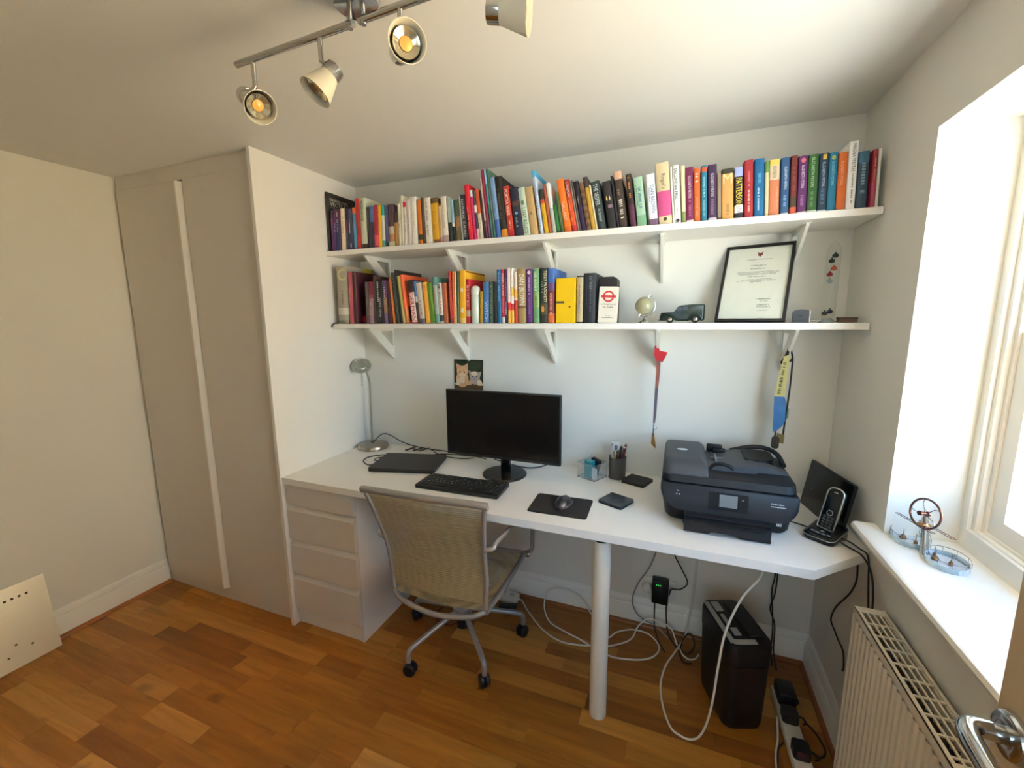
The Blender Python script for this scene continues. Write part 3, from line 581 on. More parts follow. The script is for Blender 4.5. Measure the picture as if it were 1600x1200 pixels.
('L', 0.1331, 0.0191, 0.2486, 0.021, 0.21, '43131E','tall burgundy book with a purple and red cover on lower shelf', [], [('#3', 0.3, 0.6, '6E2A3A', 0.4, 0.3)]),
('L', 0.2066, 0.0199, 0.1983, 0.024, 0.123, '5B5148','brown grey paperback in front of the burgundy cover on lower shelf', [(0, 0.2, '4A3A4E')], [('#5', 0.2, 0.6, '8A8072', 0.5, 0.3)]),
('L', 0.2271, 0.0254, 0.1997, 0.03, 0.129, '8A4652','burgundy paperback with pinkish grey foot on lower shelf', [(0, 0.6, '9C7F80'), (0.7, 1, '7A1E30')], [('#3', 0.5, 0.8, 'C9B0B0', 0.4, 0.3)]),
('L', 0.2549, 0.0129, 0.2258, 0.021, 0.15, '4A3228','dark brown slim hardback standing above its neighbours near left of lower shelf', [], [('#5', 0.1, 0.5, '9A8066', 0.5, 0.3)]),
('L', 0.2703, 0.0396, 0.2006, 0.011, 0.124, '221F22','black paperback with stacked white lettering near left of lower shelf', [], [('#6', 0.02, 0.5, 'C9C4C4', 0.35, 0.25), ('#6', 0.4, 0.85, 'A8A6B0', 0.6, 0.3)]),
('L', 0.3143, 0.02, 0.2019, -0.007, 0.13, '5E3F70','purple paperback with a gold figure low on its spine on lower shelf', [(0, 0.25, '6A5478'), (0.25, 0.6, '8A6A4E')], [('#5', 0.15, 0.6, 'D8C0B8', 0.5, 0.3)]),
('L', 0.3405, 0.0176, 0.2012, -0.035, 0.135, '3A0F16','oxblood paperback left of the slim orange one on lower shelf', [], []),
('L', 0.3644, 0.0119, 0.2106, -0.064, 0.131, 'D06A2C','slim orange paperback with white flecks near left of lower shelf', [], [('#6', 0.3, 0.7, 'F0C8A4', 0.6, 0.3)]),
('L', 0.3824, 0.0198, 0.2349, -0.08, 0.16, '2A3A2E','dark bottle green slim book left of the black one on lower shelf', [], [('#5', 0.1, 0.8, '6E8A72', 0.5, 0.2)]),
('L', 0.4068, 0.0105, 0.2466, -0.097, 0.21, '1E1B17','tall black book with cover showing, left of the lime one on lower shelf', [], []),
('L', 0.4197, 0.0144, 0.2191, -0.105, 0.136, 'BDB45E','lime cream slim book against the tall black one on lower shelf', [(0, 0.3, 'CBB878')], []),
('L', 0.4357, 0.0147, 0.2242, -0.102, 0.21, 'E8663A','tall coral orange book with cover showing on lower shelf', [(0, 0.3, 'C87A48')], []),
('L', 0.4716, 0.0278, 0.1974, -0.098, 0.132, 'F0DDD6','white book with large red capitals down its spine on lower shelf', [(0.72, 1, '3A2A2C'), (0, 0.03, 'B82A30')], [('GERMAN', 0.28, 0.95, 'C02A30', 0.5, 0.8)]),
('L', 0.5002, 0.0138, 0.1915, -0.094, 0.119, '54719C','slim blue and dark red paperback beside the red capitals title on lower shelf', [(0, 0.5, '4A3030'), (0.5, 0.64, 'C8C8CE')], []),
('L', 0.5146, 0.0262, 0.1839, -0.087, 0.119, 'D4C6B2','pale beige paperback with grey foot on lower shelf', [(0, 0.12, '6E6E72')], [('#5', 0.35, 0.8, 'A87E72', 0.5, 0.35)]),
('L', 0.5461, 0.0232, 0.1852, -0.081, 0.125, 'E8A63C','amber orange paperback left of the green one on lower shelf', [], [('#3', 0.06, 0.14, 'C87828', 0.5, 0.5)]),
('L', 0.5702, 0.0244, 0.1813, -0.075, 0.112, '5E8A28','grass green paperback in the middle left of lower shelf', [], [('#6', 0.1, 0.5, '9AB86A', 0.6, 0.25)]),
('L', 0.5974, 0.0217, 0.2061, -0.066, 0.17, 'A9BDB2','grey teal hardback with speckled spine on lower shelf', [(0.82, 1, '5F9088'), (0, 0.2, '6FA098')], [('#6', 0.2, 0.7, 'C8705E', 0.4, 0.35)]),
('L', 0.6197, 0.0193, 0.1791, -0.05, 0.121, 'EDE6DC','white paperback with black and red lettering beside the grey teal hardback', [(0.05, 0.2, '2F3E3A')], [('#5', 0.03, 0.4, '26201E', 0.5, 0.6), ('#5', 0.44, 0.75, 'B03A3E', 0.5, 0.5)]),
('L', 0.6396, 0.0213, 0.1784, -0.035, 0.111, 'B0603A','terracotta paperback left of the tall red and orange pair on lower shelf', [], [('#3', 0.3, 0.6, 'C87E58', 0.4, 0.3)]),
('L', 0.6713, 0.0141, 0.2271, -0.018, 0.16, 'B92A2C','tall slim red book, left of the tall orange one on lower shelf', [(0, 0.1, '6E1E2A')], [('#8', 0.05, 0.75, 'E08A80', 0.5, 0.35)]),
('L', 0.686, 0.0113, 0.2265, -0.003, 0.16, 'DF6F22','tall slim orange book between the red one and a cream edge on lower shelf', [], []),
('L', 0.6978, 0.0058, 0.2258, 0.008, 0.16, 'F2E6C6','thin cream book with tall edge beside the slim orange one on lower shelf', [], []),
('L', 0.705, 0.0136, 0.2254, 0.011, 0.19, '56613A','tall olive green slim book left of the big yellow one on lower shelf', [], []),
('L', 0.7197, 0.0313, 0.2294, 0.013, 0.2, 'F0B424','big yellow book with pale flowers on its spine on lower shelf', [(0.0, 0.1, 'E8C878')], [('o', 0.33, 0.41, 'F6EBD0', 0.45, 0.45), ('o', 0.7, 0.8, 'F6EBD0', 0.5, 0.5), ('o', 0.52, 0.56, 'E89A90', 0.7, 0.25)]),
('L', 0.7521, 0.0184, 0.1908, 0.013, 0.17, 'BC2430','red paperback with pale capitals left of the translucent bottle on lower shelf', [(0.16, 0.3, 'B8A88C')], [('BIG FAT BUS', 0.14, 0.62, 'F0C4B8', 0.5, 0.55)]),
('L', 0.8171, 0.0154, 0.1369, 0.011, 0.09, 'A98520','short mustard book half hidden behind the translucent bottle', [], []),
('L', 0.8345, 0.0274, 0.1743, 0.009, 0.118, '3C6EA8','blue paperback with white capitals low on its spine on lower shelf', [], [('WITCH', 0.46, 0.95, 'C8DAEE', 0.55, 0.5)]),
('L', 0.863, 0.0181, 0.1765, 0.007, 0.109, '3C4E40','dark green grey paperback right of the blue one with white capitals', [], [('#7', 0.1, 0.9, '7E927E', 0.5, 0.4)]),
('L', 0.8827, 0.0164, 0.1736, 0.001, 0.113, '1D241E','black green paperback left of the tall blue one on lower shelf', [], [('#2', 0.3, 0.5, '4A5A4C', 0.4, 0.3)]),
('L', 0.9007, 0.0202, 0.2238, -0.005, 0.17, '1F5E92','tall blue hardback left of the red spine with white lettering on lower shelf', [], [('#8', 0.05, 0.6, '74A8D0', 0.55, 0.4)]),
('L', 0.9223, 0.0138, 0.2247, -0.009, 0.15, 'B8283A','tall red paperback with white capitals and a grey foot on lower shelf', [(0, 0.12, 'D8D6D4')], [('MISPLACED', 0.08, 0.5, 'F2D8DC', 0.5, 0.6), ('#5', 0.54, 0.82, 'E8A0A8', 0.5, 0.35)]),
('L', 0.9377, 0.0111, 0.2241, -0.013, 0.15, '33204A','tall dark purple paperback between the red and white spines on lower shelf', [], [('#5', 0.14, 0.5, 'A898C0', 0.5, 0.5), ('#4', 0.6, 0.85, 'D8D0E0', 0.5, 0.5)]),
('L', 0.9501, 0.0139, 0.2279, -0.016, 0.16, 'F0D8CE','tall white book with red band and yellow foot, left of a matching one', [(0, 0.24, 'EDB03A'), (0.24, 0.38, 'D8342C')], []),
('L', 0.9645, 0.0139, 0.2267, -0.015, 0.16, 'F4EDE0','tall cream book with yellow patch and red band, right of a matching one', [(0, 0.24, 'F0BE48'), (0.24, 0.36, 'D23A34'), (0.5, 0.66, 'F0C45A')], []),
('L', 0.979, 0.0153, 0.2111, -0.014, 0.15, 'E9D2C4','white and red paperback left of the tan book with white capitals', [(0, 0.45, 'C23A34'), (0.5, 0.66, 'EBB04A')], []),
('L', 0.9957, 0.0357, 0.2214, -0.013, 0.16, 'A48A58','tan hardback with large white capitals down its spine on lower shelf', [(0.28, 0.32, '6E5830')], [('DAN BROWN', 0.1, 0.66, 'F6F1E6', 0.55, 0.62)]),
('L', 1.0337, 0.0267, 0.2199, -0.011, 0.16, '5A2A72','violet hardback with white lettering between the tan and green ones on lower shelf', [(0, 0.02, '3A1A4A')], [('o', 0.03, 0.1, 'E8D8C8', 0.5, 0.5), ('#8', 0.15, 0.48, 'D4BEE0', 0.5, 0.35), ('#7', 0.52, 0.9, 'A082B4', 0.5, 0.3)]),
('L', 1.0628, 0.0264, 0.2182, -0.012, 0.16, '6FA070','leaf green hardback with pale vertical lettering on lower shelf', [(0.3, 0.58, '8FB070')], [('#8', 0.05, 0.4, 'C8DEC0', 0.45, 0.6), ('#6', 0.5, 0.9, '4F7A50', 0.5, 0.4)]),
('L', 1.0924, 0.0329, 0.2209, -0.01, 0.17, '26302A','dark hardback with ivory lettering and a small flame scene on lower shelf', [(0.16, 0.36, '4E4A32')], [('TERRY PRATCHETT', 0.05, 0.62, 'EADFB8', 0.72, 0.36), ('o', 0.68, 0.8, 'D08A40', 0.4, 0.4), ('#4', 0.24, 0.45, '8A927E', 0.3, 0.3)]),
('L', 1.1263, 0.0271, 0.2181, -0.007, 0.2, '7A2F2E','hardback fading from blue head to orange foot, left of the yellow tin', [(0.74, 1, '3D68B0'), (0.6, 0.74, '6A4A78'), (0, 0.18, 'D06A38')], [('#8', 0.45, 0.85, 'D8A890', 0.5, 0.5)]),
('L', 1.2437, 0.0258, 0.1841, -0.004, 0.16, 'B9AA86','khaki spined book right of the yellow tin on lower shelf', [(0.97, 1, '2E2820'), (0.0, 0.03, '1E1A16')], [('#6', 0.2, 0.6, '7E6A4A', 0.5, 0.25), ('#4', 0.55, 0.8, '6A8090', 0.4, 0.4)]),
('L', 1.2708, 0.0474, 0.1926, -0.001, 0.17, '20232B','broad black hardback with grey lettering at right of the book row on lower shelf', [], [('EASTMAN', 0.06, 0.3, '8E949E', 0.6, 0.25), ('#9', 0.3, 0.78, '5E646E', 0.6, 0.16), ('#9', 0.05, 0.65, '4E545E', 0.27, 0.06)]),
]
def bmat(h): return mat('book_cloth_'+h, h, .55, var=.08, scale=60)
def make_book(i, sh, x0, t, h, lean, d, col, label, bands, titles):
    z = UZ if sh == 'U' else LZ
    rnd = random.Random(i*13+5)
    bl = .0012 if d >= .15 else .0004
    lv = sorted(set([0., 1.]+[q for bd in bands for q in bd[:2]]))
    mats = [bmat(col)]; seg = []
    for a, c in zip(lv[:-1], lv[1:]):
        m = 0
        for f0, f1, bc in bands:
            if f0-1e-6 <= a and c <= f1+1e-6:
                bm_ = bmat(bc)
                if bm_ not in mats: mats.append(bm_)
                m = mats.index(bm_)
        seg.append(m)
    c = min(.0022 if d >= .15 else .0009, t*.2); r = min(.003, t*.3)
    if h > .26 or d == .2: c = min(c, .0012)
    out = [(0, d), (0, r), (.29*r, .29*r), (r, -bl*.6), (t/2, -bl), (t-r, -bl*.6), (t-.29*r, .29*r), (t, r), (t, d)]
    inn = [(c, d), (c, r), (c, c*1.4), (max(c, r), c*1.3), (t/2, c*1.2), (min(t-c, t-r), c*1.3), (t-c, c*1.4), (t-c, r), (t-c, d)]
    n = 9; ring = out+inn[::-1]; N = 2*n
    b = MB()
    vs = [(p[0], p[1], q*h) for q in lv for p in ring]; fs = []; mi = []
    for k in range(len(lv)-1):
        for e in range(N):
            a = k*N+e; a2 = k*N+(e+1) % N
            fs.append((a, a2, a2+N, a+N)); mi.append(seg[k])
    for base, flip, m in ((0, True, seg[0]), ((len(lv)-1)*N, False, seg[-1])):
        for e in range(n-1):
            q = (base+e, base+e+1, base+N-2-e, base+N-1-e); fs.append(q[::-1] if flip else q); mi.append(m)
    b.v = vs; b.f = fs; b.mi = mi
    o = bpy.data.objects.new('book', to_mesh('book', b, mats, angle=50)); COL.objects.link(o)
    o.location = (x0, -.226, z+.0004+max(0, math.sin(lean)*t)); o.rotation_euler = (0, lean, 0)
    tag(o, label, 'book', 'books on the upper shelf' if sh == 'U' else 'books on the lower shelf')
    ins = .003 if d >= .15 else .0006
    p = MB(); p.box(c*1.02, t-c*1.02, c*1.5+.0003, d-ins-.0008, ins, h-ins)
    q = bpy.data.objects.new('page_block', to_mesh('page_block', p, PAPER, smooth=False)); COL.objects.link(q); q.parent = o
    for (tx, f0, f1, tc, ac, hh) in titles:
        g = MB(); L = (f1-f0)*h
        M = frame_m((t*ac, -bl-.0005, h*(1-(f0+f1)/2)), (0, 0, -1), (1, 0, 0))
        if tx[0] == '#': put_glyphs(g, int(tx[1:])*2, M, L, t*hh*.75, rnd)
        elif tx == 'o': put_disc(g, M, L/2, min(1, t*hh/L) if L > 0 else 1)
        elif tx == 'oo':
            for s_ in (-1, 1):
                M2 = frame_m((t*(ac+.17*s_), -bl-.0005, h*(1-(f0+f1)/2)), (0, 0, -1), (1, 0, 0)); put_poly(g, M2, [(L/2, 0), (L*.1, t*.09), (-L/2, 0), (L*.1, -t*.09)])
        elif tx == 's': put_poly(g, M, [(-L/2, -t*hh/2), (L/2, -t*hh/2), (L/2, t*hh/2), (-L/2, t*hh/2)])
        elif len(tx) == 1: put_text(g, tx, frame_m(M.translation, (1, 0, 0), (0, 0, 1)), t*hh, L)
        else: put_text(g, tx, M, L, t*hh)
        nm = 'spine_title' if len(tx) > 2 and tx[0] != '#' else ('spine_emblem' if tx[0] != '#' else 'spine_lettering')
        q = bpy.data.objects.new(nm, to_mesh(nm, g, bmat(tc), smooth=False)); COL.objects.link(q); q.parent = o
    return o, c, t, h, d
def on_cover(o, t, yz, w, hh, fn, m, name):
    # print on the right-hand cover board; yz = centre measured from the spine and the foot
    g = MB(); fn(g, frame_m((t+.0004, yz[0], yz[1]), (0, 1, 0), (0, 0, 1)), w, hh)
    q = bpy.data.objects.new(name, to_mesh(name, g, m, smooth=False)); COL.objects.link(q); q.parent = o
for i, bk in enumerate(BOOKS):
    o, c, t, h, d = make_book(i, *bk)
    if 'car repair manual' in bk[7]:
        on_cover(o, t, (.078, h-.031), .125, .014, lambda g, M, w, hh: put_text(g, 'VAUXHALL/OPEL', M, w, hh), bmat('E6E2D8'), 'cover_title')
        on_cover(o, t, (.070, h-.051), .105, .019, lambda g, M, w, hh: put_text(g, 'VECTRA', M, w, hh), bmat('E6E2D8'), 'cover_title')
        on_cover(o, t, (.072, h-.068), .1, .004, lambda g, M, w, hh: put_glyphs(g, 18, M, w, hh, random.Random(2)), bmat('A8A498'), 'cover_lettering')
    if 'grey course book' in bk[7]:
        on_cover(o, t, (.15, h-.016), .06, .03, lambda g, M, w, hh: put_poly(g, M, [(-w/2, -hh/2), (w/2, -hh/2), (w/2, hh/2), (-w/2, hh/2)]), bmat('CFC22E'), 'cover_panel')
    if 'tall burgundy' in bk[7]:
        on_cover(o, t, (.05, h-.055), .035, .03, lambda g, M, w, hh: put_text(g, 'K', M, w, hh), bmat('6A2C66'), 'cover_title')
        on_cover(o, t, (.05, h-.098), .035, .03, lambda g, M, w, hh: put_text(g, 'S', M, w, hh), bmat('6A2C66'), 'cover_title')
        on_cover(o, t, (.055, .022), .036, .036, lambda g, M, w, hh: put_disc(g, M, w/2), bmat('C8201E'), 'cover_panel')
    if 'big yellow book' in bk[7]:
        on_cover(o, t, (d/2, h-.006), d*.98, .005, lambda g, M, w, hh: put_poly(g, M, [(-w/2, -hh/2), (w/2, -hh/2), (w/2, hh/2), (-w/2, hh/2)]), bmat('7A3A1E'), 'cover_edge')
    if 'tall coral orange' in bk[7]:
        on_cover(o, t, (.05, h-.1), .06, .012, lambda g, M, w, hh: put_glyphs(g, 10, M, w, hh, random.Random(3)), bmat('5A2A22'), 'cover_lettering')
        on_cover(o, t, (.05, .045), .07, .07, lambda g, M, w, hh: put_poly(g, M, [(-w/2, -hh/2), (w/2, -hh/2), (w/2, hh/2), (-w/2, hh/2)]), bmat('4A1E22'), 'cover_panel')
    if 'vivid red hardback' in bk[7]:
        on_cover(o, t, (.05, h-.03), .06, .03, lambda g, M, w, hh: put_glyphs(g, 6, M, w, hh, random.Random(3)), bmat('F0D8D0'), 'cover_lettering')

# ------------------------------------------------------------------ office chair
ch = thing('office_chair', 'grey-framed swivel chair with beige mesh sling seat, pulled up to the desk', 'chair', (.79, -.40, 0))
NETM = milky('beige_mesh_weave', (172, 152, 108), .86, .55)
n = NETM.node_tree; p = n.nodes['Principled BSDF']
wv = n.nodes.new('ShaderNodeTexWave'); wv.wave_type = 'BANDS'; wv.bands_direction = 'Z'; wv.inputs['Scale'].default_value = 42; wv.inputs['Distortion'].default_value = 1.2; wv.inputs['Detail'].default_value = 1
tcn = n.nodes.new('ShaderNodeTexCoord'); n.links.new(tcn.outputs['Object'], wv.inputs['Vector'])
mr = n.nodes.new('ShaderNodeMapRange'); mr.inputs['To Min'].default_value = .62; mr.inputs['To Max'].default_value = .92
n.links.new(wv.outputs['Fac'], mr.inputs['Value']); n.links.new(mr.outputs[0], p.inputs['Alpha'])
bu = n.nodes.new('ShaderNodeBump'); bu.inputs['Strength'].default_value = .5; bu.inputs['Distance'].default_value = .003
n.links.new(wv.outputs['Fac'], bu.inputs['Height']); n.links.new(bu.outputs[0], p.inputs['Normal'])
CL = [(.664, -.700, .425), (.655, -.698, .52), (.645, -.704, .61), (.625, -.728, .72), (.594, -.748, .822)]
CR_ = [(1.047, -.700, .432), (1.051, -.698, .54), (1.047, -.704, .64), (1.055, -.722, .735), (1.069, -.742, .830)]
L = catmull([Vector(q) for q in CL], 6); R = catmull([Vector(q) for q in CR_], 6)
b = MB(); nx = 10
vs = []; 
for a, c in zip(L, R):
    for k in range(nx+1):
        s = k/nx; q = a.lerp(c, s); vs.append((q.x, q.y-.012*math.sin(PI*s), q.z))
rows = len(L)
b.add(vs, [(r*(nx+1)+k, r*(nx+1)+k+1, (r+1)*(nx+1)+k+1, (r+1)*(nx+1)+k) for r in range(1, rows-1) for k in range(nx)])
part('backrest', b, NETM, ch)
b = MB(); b.tube(L, .0085, 10); part('back_upright', b, ALU, ch)
b = MB(); b.tube(R, .0085, 10); bf = part('back_upright', b, ALU, ch)
b = MB(); tl, tr = L[-1], R[-1]
b.tube([tl, tl.lerp(tr, .02)+Vector((0, -.003, .006)), tl.lerp(tr, .5)+Vector((0, -.012, .008)), tl.lerp(tr, .98)+Vector((0, -.003, .006)), tr], .0125, 12, smooth=6); part('top_rail', b, ALU, bf)
b = MB(); b.tube([L[0]+Vector((0, 0, -.012)), (.72, -.722, .398), (.855, -.735, .386), (.99, -.722, .402), R[0]+Vector((0, 0, -.012))], .0095, 10, smooth=8); part('lower_rail', b, ALU, bf)
SL = [(.664, -.70, .412), (.662, -.55, .400), (.668, -.38, .405), (.676, -.31, .418)]; SR = [(1.047, -.70, .418), (1.045, -.55, .405), (1.046, -.38, .408), (1.05, -.30, .424)]
L2 = catmull([Vector(q) for q in SL], 6); R2 = catmull([Vector(q) for q in SR], 6)
b = MB(); vs = []
for a, c in zip(L2, R2):
    for k in range(nx+1):
        s = k/nx; q = a.lerp(c, s); vs.append((q.x, q.y, q.z+.006-.016*math.sin(PI*s)))
b.add(vs, [(r*(nx+1)+k, r*(nx+1)+k+1, (r+1)*(nx+1)+k+1, (r+1)*(nx+1)+k) for r in range(len(L2)-1) for k in range(nx)])
part('seat', b, NETM, ch)
b = MB(); b.tube(L2, .010, 10); b.tube(R2, .010, 10); b.tube([L2[-1], L2[-1].lerp(R2[-1], .5)+Vector((0, .004, -.008)), R2[-1]], .009, 10, smooth=5); part('seat_frame', b, ALU, ch)
for sx_, rail, fr, s in ((1, R, R2[-1], 'r'), (-1, L, L2[-1], 'l')):
    q = rail[int(len(rail)*.52)]
    b = MB(); xo = q.x+.032*sx_
    b.tube([q, (xo, q.y+.004, q.z+.012), (xo, q.y+.05, q.z+.018), (xo, -.40, .648), (xo, -.325, .640), (xo, -.292, .612), (xo, -.285, .56), (xo, -.285, .47), (xo-.004*sx_, -.290, .436), (fr.x, -.302, fr.z)], .0085, 10, smooth=5)
    a = part('armrest', b, ALU, ch)
    b = MB(); b.lathe([(.014, -.008), (.016, 0), (.014, .010)], (fr.x+.014*sx_, -.302, fr.z), (sx_, 0, 0), 16); part('pivot', b, CHROME, a)
cx0, cy0 = .79, -.40
b = MB(); b.rbox(.745, .895, -.52, -.36, .362, .388, .01, 2); part('seat_plate', b, BLACKP, ch)
b = MB(); b.rbox(.67, 1.04, -.545, -.525, .388, .404, .004, 1); b.rbox(.67, 1.04, -.38, -.36, .386, .402, .004, 1); part('cross_bar', b, ALU, ch)
b = MB(); b.lathe([(.026, .075), (.026, .24), (.016, .241), (.016, .364)], (cx0, cy0, 0)); part('gas_lift', b, BLACKP, ch)
b = MB(); b.lathe([(.028, .125), (.042, .13), (.044, .175), (.03, .188)], (cx0, cy0, 0)); part('hub', b, ALU, ch)
for k in range(5):
    a = math.radians(-116.5+72*k); dx, dy = math.cos(a), math.sin(a)
    P = lambda r, z: (cx0+dx*r, cy0+dy*r, z)
    b = MB(); b.tube([P(.035, .158), P(.15, .134), P(.245, .112), P(.268, .098), P(.272, .078), P(.272, .056)], .0115, 10, smooth=5); l = part('leg', b, ALU, ch)
    b = MB(); ca = a+.6+k*.9; ax = Vector((math.cos(ca), math.sin(ca), 0)); c0 = Vector(P(.272, .0265))+Vector((-ax.y, ax.x, 0))*.006
    for s_ in (-1, 1): b.lathe([(.006, 0), (.021, .001), (.0265, .004), (.0265, .013), (.022, .018), (.01, .0195)], c0+ax*.002*s_, ax*s_, 20)
    b.lathe([(.009, .03), (.009, .0575)], P(.272, 0)); part('caster', b, BLACKP, l, 'black twin-wheel caster')

# ------------------------------------------------------------------ ceiling spotlight bar
cl = thing('ceiling_spotlight', 'chrome ceiling spotlight bar with four cream cone shades', 'ceiling light', (.955, -1.088, HC))
b = MB(); b.lathe([(.049, HC), (.050, HC-.004), (.050, HC-.026), (.046, HC-.031), (.02, HC-.033), (.001, HC-.033)], (.955, -1.088, 0), n=40); part('ceiling_plate', b, CHROME, cl)
SHADE = mat('cream_enamel', (226, 220, 200), .35, var=.01)
b = MB(); b.cyl((.572, -1.077, 2.06), (.944, -1.089, 2.06), .0078); part('bar', b, CHROME, cl)
b = MB(); b.cyl((.958, -1.087, 2.063), (1.42, -1.104, 2.063), .0078); part('bar', b, CHROME, cl)
for xs_ in (.935, .970):
    b = MB(); b.cyl((xs_, -1.088, 2.052), (xs_, -1.088, 2.09), .006); part('bar_screw', b, CHROME, cl)
for sp, P, Q in (((.629, -1.0785), (.6059, -1.0881, 1.9787), (.6955, -1.1174, 1.9197)), ((.848, -1.0865), (.8724, -1.0734, 1.9919), (.8456, -1.11, 1.9329)),
                 ((1.065, -1.091), (1.0622, -1.096, 1.9733), (1.1208, -1.1525, 1.9538)), ((1.285, -1.0992), (1.2658, -1.0989, 2.0017), (1.3398, -1.0828, 1.9905))):
    P = Vector(P); d = (Vector(Q)-P).normalized(); Lh = min((Vector(Q)-P).length, .094)
    b = MB(); J = P+d*.012; b.tube([(sp[0], sp[1], 2.058), (sp[0], sp[1], max(2.0, P.z+.016)), tuple(P.lerp(Vector((sp[0], sp[1], P.z+.012)), .5))], .0056, 10); part('stem', b, CHROME, cl)
    b = MB(); b.lathe([(.012, -.004), (.0205, -.002), (.0212, .004), (.0212, .022), (.019, .0225)], P, d, 28); h = part('spot_head', b, CHROME, cl)
    b = MB(); b.lathe([(.0205, .022), (.036, Lh-.001), (.0365, Lh), (.0352, Lh), (.034, Lh-.003), (.0195, .024)], P, d, 36, cap=False); part('shade', b, SHADE, h, 'cream cone shade')
    b = MB(); b.lathe([(.0185, .026), (.0255, Lh-.018), (.0268, Lh-.012), (.0262, Lh-.010), (.0215, Lh-.012), (.012, Lh-.019), (.001, Lh-.021)], P, d, 28); part('bulb', b, mat('bulb_reflector', (206, 196, 168), .15, .75), h)
    b = MB(); b.lathe([(.012, Lh-.018), (.0125, Lh-.0165), (.006, Lh-.014), (.001, Lh-.0135)], P, d, 20); part('led_chip', b, mat('amber_phosphor', (228, 178, 92), .3), h)

# ------------------------------------------------------------------ desk lamp
dl = thing('desk_lamp', 'slim brushed metal desk lamp with dish head at the left of the desk', 'lamp', (.09, -.088, DZ))
b = MB(); b.lathe([(.079, 0), (.082, .002), (.082, .013), (.077, .022), (.05, .027), (.001, .029)], (.09, -.088, DZ), n=40); part('base', b, NICKEL, dl)
b = MB(); b.lathe([(.009, .0275), (.009, .031), (.001, .031)], (.084, -.086, DZ)); part('switch_cap', b, BLACKP, dl)
b = MB(); b.tube([(.072, -.072, DZ+.024), (.071, -.072, .84), (.072, -.070, .96), (.074, -.069, 1.05), (.074, -.072, 1.10), (.071, -.080, 1.140), (.065, -.088, 1.165), (.060, -.096, 1.180)], .0052, 12, smooth=6); part('stem', b, NICKEL, dl)
hd = Vector((.40, -.52, .755)).normalized(); hc = Vector((.056, -.106, 1.194))
b = MB(); b.lathe([(.044, -.018), (.050, -.012), (.051, -.004), (.049, .001), (.044, .002), (.042, -.001), (.034, .000), (.032, .003), (.030, .004), (.018, .006), (.001, .0065)], hc, hd, 36); lh = part('lamp_head', b, mat('lamp_head_metal', (186, 190, 180), .3, .75), dl)
b = MB(); b.lathe([(.044, -.0175), (.03, -.0195), (.001, -.020)], hc, hd, 32); part('lens', b, mat('frosted_lens', (176, 190, 178), .25), lh, 'frosted lens')
HN = hd.orthogonal().normalized(); HB = hd.cross(HN)
for k in range(10):
    a_ = 2*PI*k/10; q_ = hc+HN*(.038*math.cos(a_))+HB*(.038*math.sin(a_)); b = MB(); b.lathe([(.0022, -.001), (.0022, .0006)], q_, hd, 8); part('vent', b, mat('vent_dark', (92, 96, 90), .6), lh)
b = MB(); b.tube([(.058, -.112, 1.180), (.058, -.112, 1.088)], .0012, 6); b.sphere((.058, -.112, 1.086), .0042, 10, 6); part('pull_switch', b, NICKEL, dl)

# ------------------------------------------------------------------ things on the desk
def rotz(cx, cy, z, deg): return Matrix.Translation((cx, cy, z)) @ Matrix.Rotation(math.radians(deg), 4, 'Z')
# laptop
lt = thing('laptop', 'closed matt black laptop lying on the desk behind the keyboard', 'laptop', (.44, -.26, DZ))
M = rotz(.441, -.259, DZ, 14.0)
b = MB(M); b.prism(rrect(-.157, .157, -.113, .113, .008), 'z', .0025, .0125); part('base', b, mat('laptop_base', (20, 20, 20), .5), lt)
b = MB(M); b.prism(rrect(-.157, .157, -.113, .113, .008), 'z', .0135, .0195); lid = part('lid', b, mat('laptop_lid', (34, 33, 31), .45, var=.04), lt)
b = MB(M)
for x in (-.13, .13):
    for y in (-.09, .09): b.lathe([(.006, 0), (.006, .003)], (x, y, 0), n=12)
part('foot', b, BLACKP, lt)
b = MB(M); b.cyl((-.12, .113, .012), (-.06, .113, .012), .006, n=10); b.cyl((.06, .113, .012), (.12, .113, .012), .006, n=10); part('hinge', b, BLACKP, lt)
# monitor
mo = thing('monitor', 'black flat monitor switched off, on a round glossy base', 'monitor', (.92, -.20, DZ))
YM = -.25
b = MB(); b.rbox(.651, 1.192, YM, YM+.018, .815, 1.1195, .003, 2); b.rbox(.76, 1.09, YM+.016, YM+.042, .85, 1.06, .012, 2); part('casing', b, BLACKP, mo)
b = MB(); b.box(.657, 1.186, YM-.0008, YM+.001, .829, 1.1135); part('screen', b, mat('monitor_screen', (7, 7, 9), .22, var=.01, spec=.25), mo, 'dark screen', smooth=False)
b = MB(); b.rbox(.905, .950, YM+.030, YM+.052, .748, .90, .006, 2); part('neck', b, BLACKG, mo)
b = MB(); b.lathe([(.098, 0), (.100, .002), (.100, .006), (.096, .010), (.06, .0125), (.03, .0145), (.001, .015)], (.925, -.218, DZ), n=48); part('stand_base', b, mat('smoked_gloss', (26, 24, 23), .14), mo)
